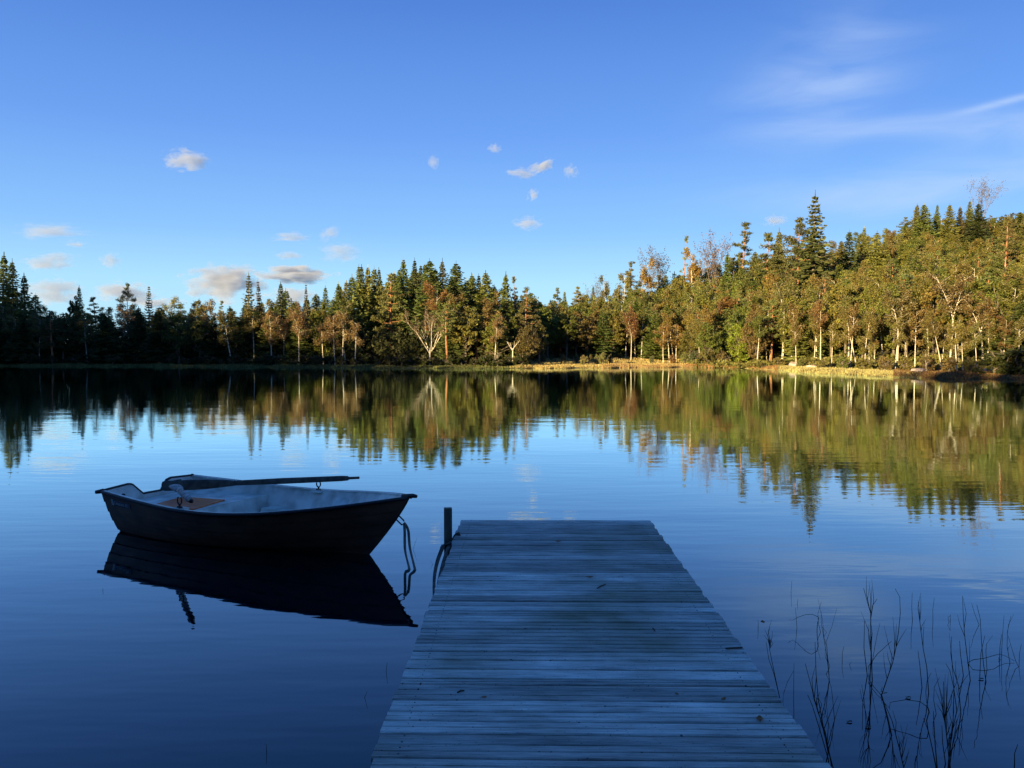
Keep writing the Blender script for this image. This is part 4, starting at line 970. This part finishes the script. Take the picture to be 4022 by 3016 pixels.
reed([[(393, 468), (440, 480), (480, 452), (515, 418), (555, 404), (600, 425), (625, 450), (628, 500), (628, 557)]], 'arched reed curling over to the left into a hook', thick=1.2)
reed([[(450, 375), (465, 450), (470, 542)]], 'thin stem crossing the arched reed')
reed([[(655, 335), (635, 430), (635, 500), (640, 560)]], 'slim stem leaning right beside the arched reed')
reed([[(155, 465), (168, 500), (167, 540)]], 'tiny lone stub right of the dock edge')
reed([[(662, 410), (664, 520), (672, 620), (683, 760), (688, 905)], [(664, 530), (705, 580), (668, 605), (672, 640), (688, 905)], [(690, 720), (730, 850), (700, 905)]], 'branching reed with a small folded triangle tip', fuzz=8)
reed([[(258, 640), (262, 720), (285, 860), (322, 1065)], [(232, 650), (255, 790), (290, 900), (323, 1065)]], 'plumed reed rising behind the dock edge', fuzz=26, h_f=.16, fr=(.0, .35), thick=1.3)
reed([[(545, 830), (580, 980), (605, 1120), (640, 1270), (700, 1540), (712, 1590)], [(560, 1070), (600, 1160), (650, 1340), (705, 1560)], [(630, 1090), (640, 1200), (690, 1350), (725, 1590)], [(620, 660), (622, 900), (625, 1080), (700, 1500)]], 'thick leaning tuft close to the dock edge', fuzz=30, h_f=.3, fr=(.3, .8), thick=1.5)
reed([[(825, 675), (826, 740), (825, 796)]], 'plain short stem between the branching reed and the tall ones')
reed([[(880, 790), (880, 825)]], 'tiny thin stub beside the plain short stem')
reed([[(995, 235), (1012, 330), (1020, 410), (1003, 480), (1005, 620), (1008, 760), (1012, 915)], [(1100, 320), (1055, 365), (1022, 425), (1010, 600), (1018, 915)], [(1000, 490), (998, 700), (1022, 915)]], 'tallest forked reed with a side shoot to the right', fuzz=22, h_f=.35, thick=1.6)
reed([[(1240, 237), (1256, 290), (1240, 400), (1214, 530), (1195, 650), (1180, 780), (1150, 930), (1128, 1060)], [(1205, 640), (1100, 750), (1030, 840), (1015, 905)], [(1120, 985), (1128, 1040), (1178, 1050)]], 'long reed leaning right with a bent side stalk', fuzz=20, h_f=.3, fr=(.5, .95), thick=1.4)
reed([[(1120, 505), (1100, 600), (1070, 690), (1030, 830), (1020, 900)]], 'thin leaning stem just right of the tallest reed')
reed([[(1362, 262), (1366, 380), (1370, 482)]], 'straight dark stem high in the middle of the reeds', thick=1.2)
reed([[(1430, 420), (1438, 560), (1443, 700), (1449, 820), (1451, 1010)], [(1412, 718), (1435, 830), (1450, 1010)]], 'tall dark reed with a feathery upper part', fuzz=16, h_f=.25, fr=(.1, .5), thick=1.4)
reed([[(1532, 300), (1530, 400), (1530, 490)]], 'straight thin stem left of the small ring')
reed([[(1650, 425), (1665, 450), (1665, 490)], [(1648, 430), (1646, 460), (1655, 490)]], 'tiny split stem forming a small ring')
reed([[(1768, 295), (1767, 450), (1763, 600), (1770, 780), (1772, 915)], [(1735, 640), (1752, 750), (1772, 915)]], 'tall straight reed left of the crossing pair', fuzz=8, h_f=.3, thick=1.4)
reed([[(1820, 340), (1855, 425), (1890, 515)]], 'thin slanted stem left of the tall thick one')
reed([[(1880, 365), (1900, 470), (1897, 650), (1892, 800), (1893, 925)], [(1935, 600), (1912, 740), (1900, 925)]], 'tall thick stem right of the slanted one', thick=1.3)
reed([[(1685, 615), (1676, 750), (1675, 850), (1692, 960), (1697, 1170)], [(1632, 820), (1672, 880), (1690, 1000), (1697, 1170)], [(1680, 830), (1705, 1000), (1697, 1170)]], 'branching reed rising from behind the low tuft', fuzz=14, h_f=.3, fr=(.3, .9), thick=1.3)
reed([[(1627, 970), (1622, 1180), (1630, 1340), (1645, 1609)], [(1700, 1190), (1690, 1400), (1665, 1609)], [(1600, 1300), (1620, 1450), (1640, 1609)], [(1725, 1250), (1700, 1450), (1675, 1609)]], 'dense dark tuft low at the bottom right', fuzz=46, h_f=.32, fr=(.4, .95), thick=1.5)
reed([[(2140, 781), (2100, 762), (2050, 745), (1980, 738), (1880, 742), (1790, 752), (1765, 790)]], 'reed bowed flat to the right, touching the water', thick=1.2)
reed([[(2015, 790), (2045, 772), (2060, 790)]], 'tiny bent scrap inside the bowed reed', thick=.8)
reed([[(1990, 597), (1955, 670), (1940, 720), (1930, 850)]], 'leaning stem through the bowed reed')
reed([[(2055, 587), (2057, 690), (2054, 775)]], 'short thick stem through the bowed reed tip', thick=1.3)
reed([[(2140, 447), (2118, 570), (2105, 680), (2108, 800)], [(2110, 600), (2150, 700), (2178, 800), (2176, 830)]], 'forked stem right of the bowed reed', fuzz=5, h_f=.2)
reed([[(2083, 440), (2078, 600), (2068, 740)]], 'faint thin stem near the right edge')
reed([[(1507, 880), (1490, 960), (1480, 1042)]], 'short stem leaning right beside the feathery reed')
reed([[(1578, 925), (1550, 1010), (1540, 1110), (1537, 1195)]], 'pale short stem above the stubby one')
reed([[(1540, 1195), (1553, 1300), (1552, 1450), (1545, 1609)], [(1460, 1250), (1510, 1360), (1530, 1480), (1537, 1609)]], 'stubby straight stem at the bottom, left of the dense tuft', thick=1.6)
reed([[(450, 820), (452, 920), (445, 1080), (434, 1210)]], 'thin upright stem beside the dock corner')
reed([[(440, 870), (400, 970), (370, 1050), (348, 1100)]], 'thin stem leaning away from the dock edge')
reed([[(724, 966), (745, 1010), (750, 1100), (749, 1240)]], 'hook-tipped stem right of the leaning tuft')
reed([[(1175, 1155), (1205, 1128), (1320, 1102), (1400, 1090), (1435, 1112), (1447, 1150), (1449, 1232)]], 'reed bent over left in a wide loop', thick=1.4)
reed([[(1130, 1065), (1170, 1150), (1205, 1260), (1240, 1450), (1262, 1609)], [(1030, 940), (1080, 1010), (1130, 1070), (1150, 1200), (1165, 1330)]], 'dark curved reed sweeping down to the bottom', fuzz=20, h_f=.22, fr=(.6, .98), thick=1.4)
reed([[(960, 1015), (985, 1100), (1010, 1200), (1012, 1300)], [(975, 985), (1005, 1120), (1016, 1300)]], 'crossed short stems at the foot of the tallest reed')
reed([[(2180, 1440), (2181, 1530), (2180, 1609)]], 'dark stub in the bottom right corner', thick=1.5)
reed([[(2205, 660), (2209, 740), (2206, 800)]], 'dark stem cut by the right edge')
ident = lambda x, y: (x * K, y * K); gl = 'thin stems left of the dock'
reed([[(836, 1432), (832, 1455)]], 'thin bent stem left of the middle of the dock', gl, f=ident)
reed([[(793, 1494), (785, 1513)]], 'thin stem leaning right near the lower left of the dock', gl, f=ident)
reed([[(574, 1609), (571, 1631)]], 'faint stem at the bottom left of the dock', gl, f=ident)
reed([[(222, 1270), (217, 1278)]], 'tiny twig in the water left of the boat reflection', gl, f=ident)
reed([[(900, 1164), (891, 1188)]], 'thin stem behind the hanging strap', gl, f=ident)
reed([[(930, 1213), (934, 1221)]], 'tiny stem between the strap and the post', gl, f=ident)
# floating leaves among the reeds
for i, (x, y, lb) in enumerate([(1315, 1068, 'pale curled leaf floating among the reeds'), (860, 1256, 'small pale leaf floating right of the leaning tuft'), (1005, 1298, 'pale crumb at the foot of the tallest reed'), (1880, 925, 'brown leaf floating at the thick stem')]):
    a, b_ = onwater(*crop(x, y)); mb = MB(); n_ = 10
    mb.add([(0, 0, .004)] + [(.018 * math.cos(k * .628) * (1 + .3 * math.sin(k * 2.1)), .009 * math.sin(k * .628), .003 + .006 * abs(math.sin(k))) for k in range(n_)], [(0, 1 + k, 1 + (k + 1) % n_) for k in range(n_)])
    o = mb.build('floating_leaf', mat('pale_leaf', (.12, .10, .08), .7)); o.location = (a, b_, .001); o.modifiers.new('s', 'SOLIDIFY').thickness = .001
    tag(o, lb, 'leaf', 'leaves floating on the water')

# ---------------------------------------------------------------- clouds: real volumes of droplets, kilometres away
def cloud_mat(K_, seed, soft=1.):
    m = bpy.data.materials.new('cloud_droplets'); m.use_nodes = True; t = m.node_tree; t.nodes.clear(); N = t.nodes.new; L = t.links.new
    o = N('ShaderNodeOutputMaterial'); pv = N('ShaderNodeVolumePrincipled'); pv.inputs['Color'].default_value = (.50, .53, .62, 1); pv.inputs['Anisotropy'].default_value = .0
    tc = N('ShaderNodeTexCoord'); ln = N('ShaderNodeVectorMath'); ln.operation = 'LENGTH'; L(tc.outputs['Object'], ln.inputs[0])
    mp = N('ShaderNodeMapping'); mp.inputs['Location'].default_value = (seed * 7.3, seed * 3.1, seed); L(tc.outputs['Object'], mp.inputs[0])
    z = N('ShaderNodeTexNoise'); z.inputs['Scale'].default_value = 1.9; z.inputs['Detail'].default_value = 7; z.inputs['Roughness'].default_value = .58; L(mp.outputs[0], z.inputs['Vector'])
    def M(op, *a):
        n = N('ShaderNodeMath'); n.operation = op
        for i, v in enumerate(a):
            if isinstance(v, (int, float)): n.inputs[i].default_value = v
            else: L(v, n.inputs[i])
        return n.outputs[0]
    d = M('ADD', M('SUBTRACT', .72, ln.outputs['Value']), M('MULTIPLY', M('SUBTRACT', z.outputs[0], .5), 2.6))
    d = M('MINIMUM', M('MAXIMUM', M('MULTIPLY', d, 2.2 / soft), 0), 1)
    L(M('MULTIPLY', d, K_), pv.inputs['Density']); L(pv.outputs[0], o.inputs['Volume']); return m
CL = [(403, 346, 98, 52, 1.3, 'lone pale cloud high at the left'), (110, 500, 150, 42, .5, 'thin grey streaky cloud far left'), (165, 528, 46, 16, .5, 'small grey wisp below the thin streaky cloud'),
 (102, 567, 120, 46, .9, 'grey-pink cloud low at the far left'), (238, 563, 48, 38, .9, 'small grey puff above the layered pine'), (112, 628, 130, 74, 1.2, 'wide grey cloud bank behind the left spires'),
 (272, 632, 130, 62, 1.2, 'grey cloud bank behind the layered pine'), (486, 612, 168, 88, 3., 'largest bright cloud above the left wood'), (637, 594, 156, 46, 2.2, 'long flat grey cloud right of the largest one'),
 (712, 504, 52, 36, .7, 'slanting wisp above the faint puffs'), (628, 512, 90, 26, .5, 'thin broken wisp left of the slanting one'), (738, 546, 92, 50, .8, 'faint pinkish puff above the rising wood'),
 (625, 552, 66, 22, .5, 'faint flat wisp over the long flat cloud'), (630, 640, 110, 50, 1.2, 'low grey cloud behind the dark pointed spruce'), (937, 350, 30, 38, .8, 'tiny white scrap left of the central scraps'),
 (1068, 320, 32, 24, .8, 'highest tiny cloud scrap in the centre'), (1128, 374, 70, 26, .8, 'left half of the white feathered streak'), (1172, 360, 56, 30, 1.2, 'bright right half of the white feathered streak'),
 (1232, 370, 34, 32, 1., 'tiny white puff right of the feathered streak'), (1152, 421, 32, 28, 1., 'tiny slanted puff below the feathered streak'), (1141, 482, 62, 34, 1., 'small round puff lowest in the centre'),
 (1675, 477, 58, 30, .8, 'faint pink puff left of the giant spruce'), (330, 655, 130, 34, 1., 'low haze-grey cloud strip behind the thin ragged spruce')]
import bmesh
bm = bmesh.new(); bmesh.ops.create_icosphere(bm, subdivisions=2, radius=1.15); cme = bpy.data.meshes.new('cloud'); bm.to_mesh(cme); bm.free()
D = 3200.
for i, (cx, cy, wd, ht, k_, lb) in enumerate(CL):
    me = cme.copy(); d = ray(cx * K, cy * K); t = D / d[1]; a = wd * K / FPX * D / 2 * 1.18; b_ = ht * K / FPX * D / 2 * 1.05
    me.materials.append(cloud_mat(k_ * 1.0 / b_, i + 1, 1. if k_ > 1 else 1.5)); o = bpy.data.objects.new('cloud', me); COL.objects.link(o)
    o.location = (d[0] * t, D, CH + d[2] * t); o.scale = (a, (a + b_) / 2, b_); o.rotation_euler[1] = {9: -.5, 17: -.4, 19: -.6, 3: -.15}.get(i, 0)
    tag(o, lb, 'cloud', 'small clouds in the sky')
print('trees', FN, len(HERO), 'objects', len(bpy.data.objects))
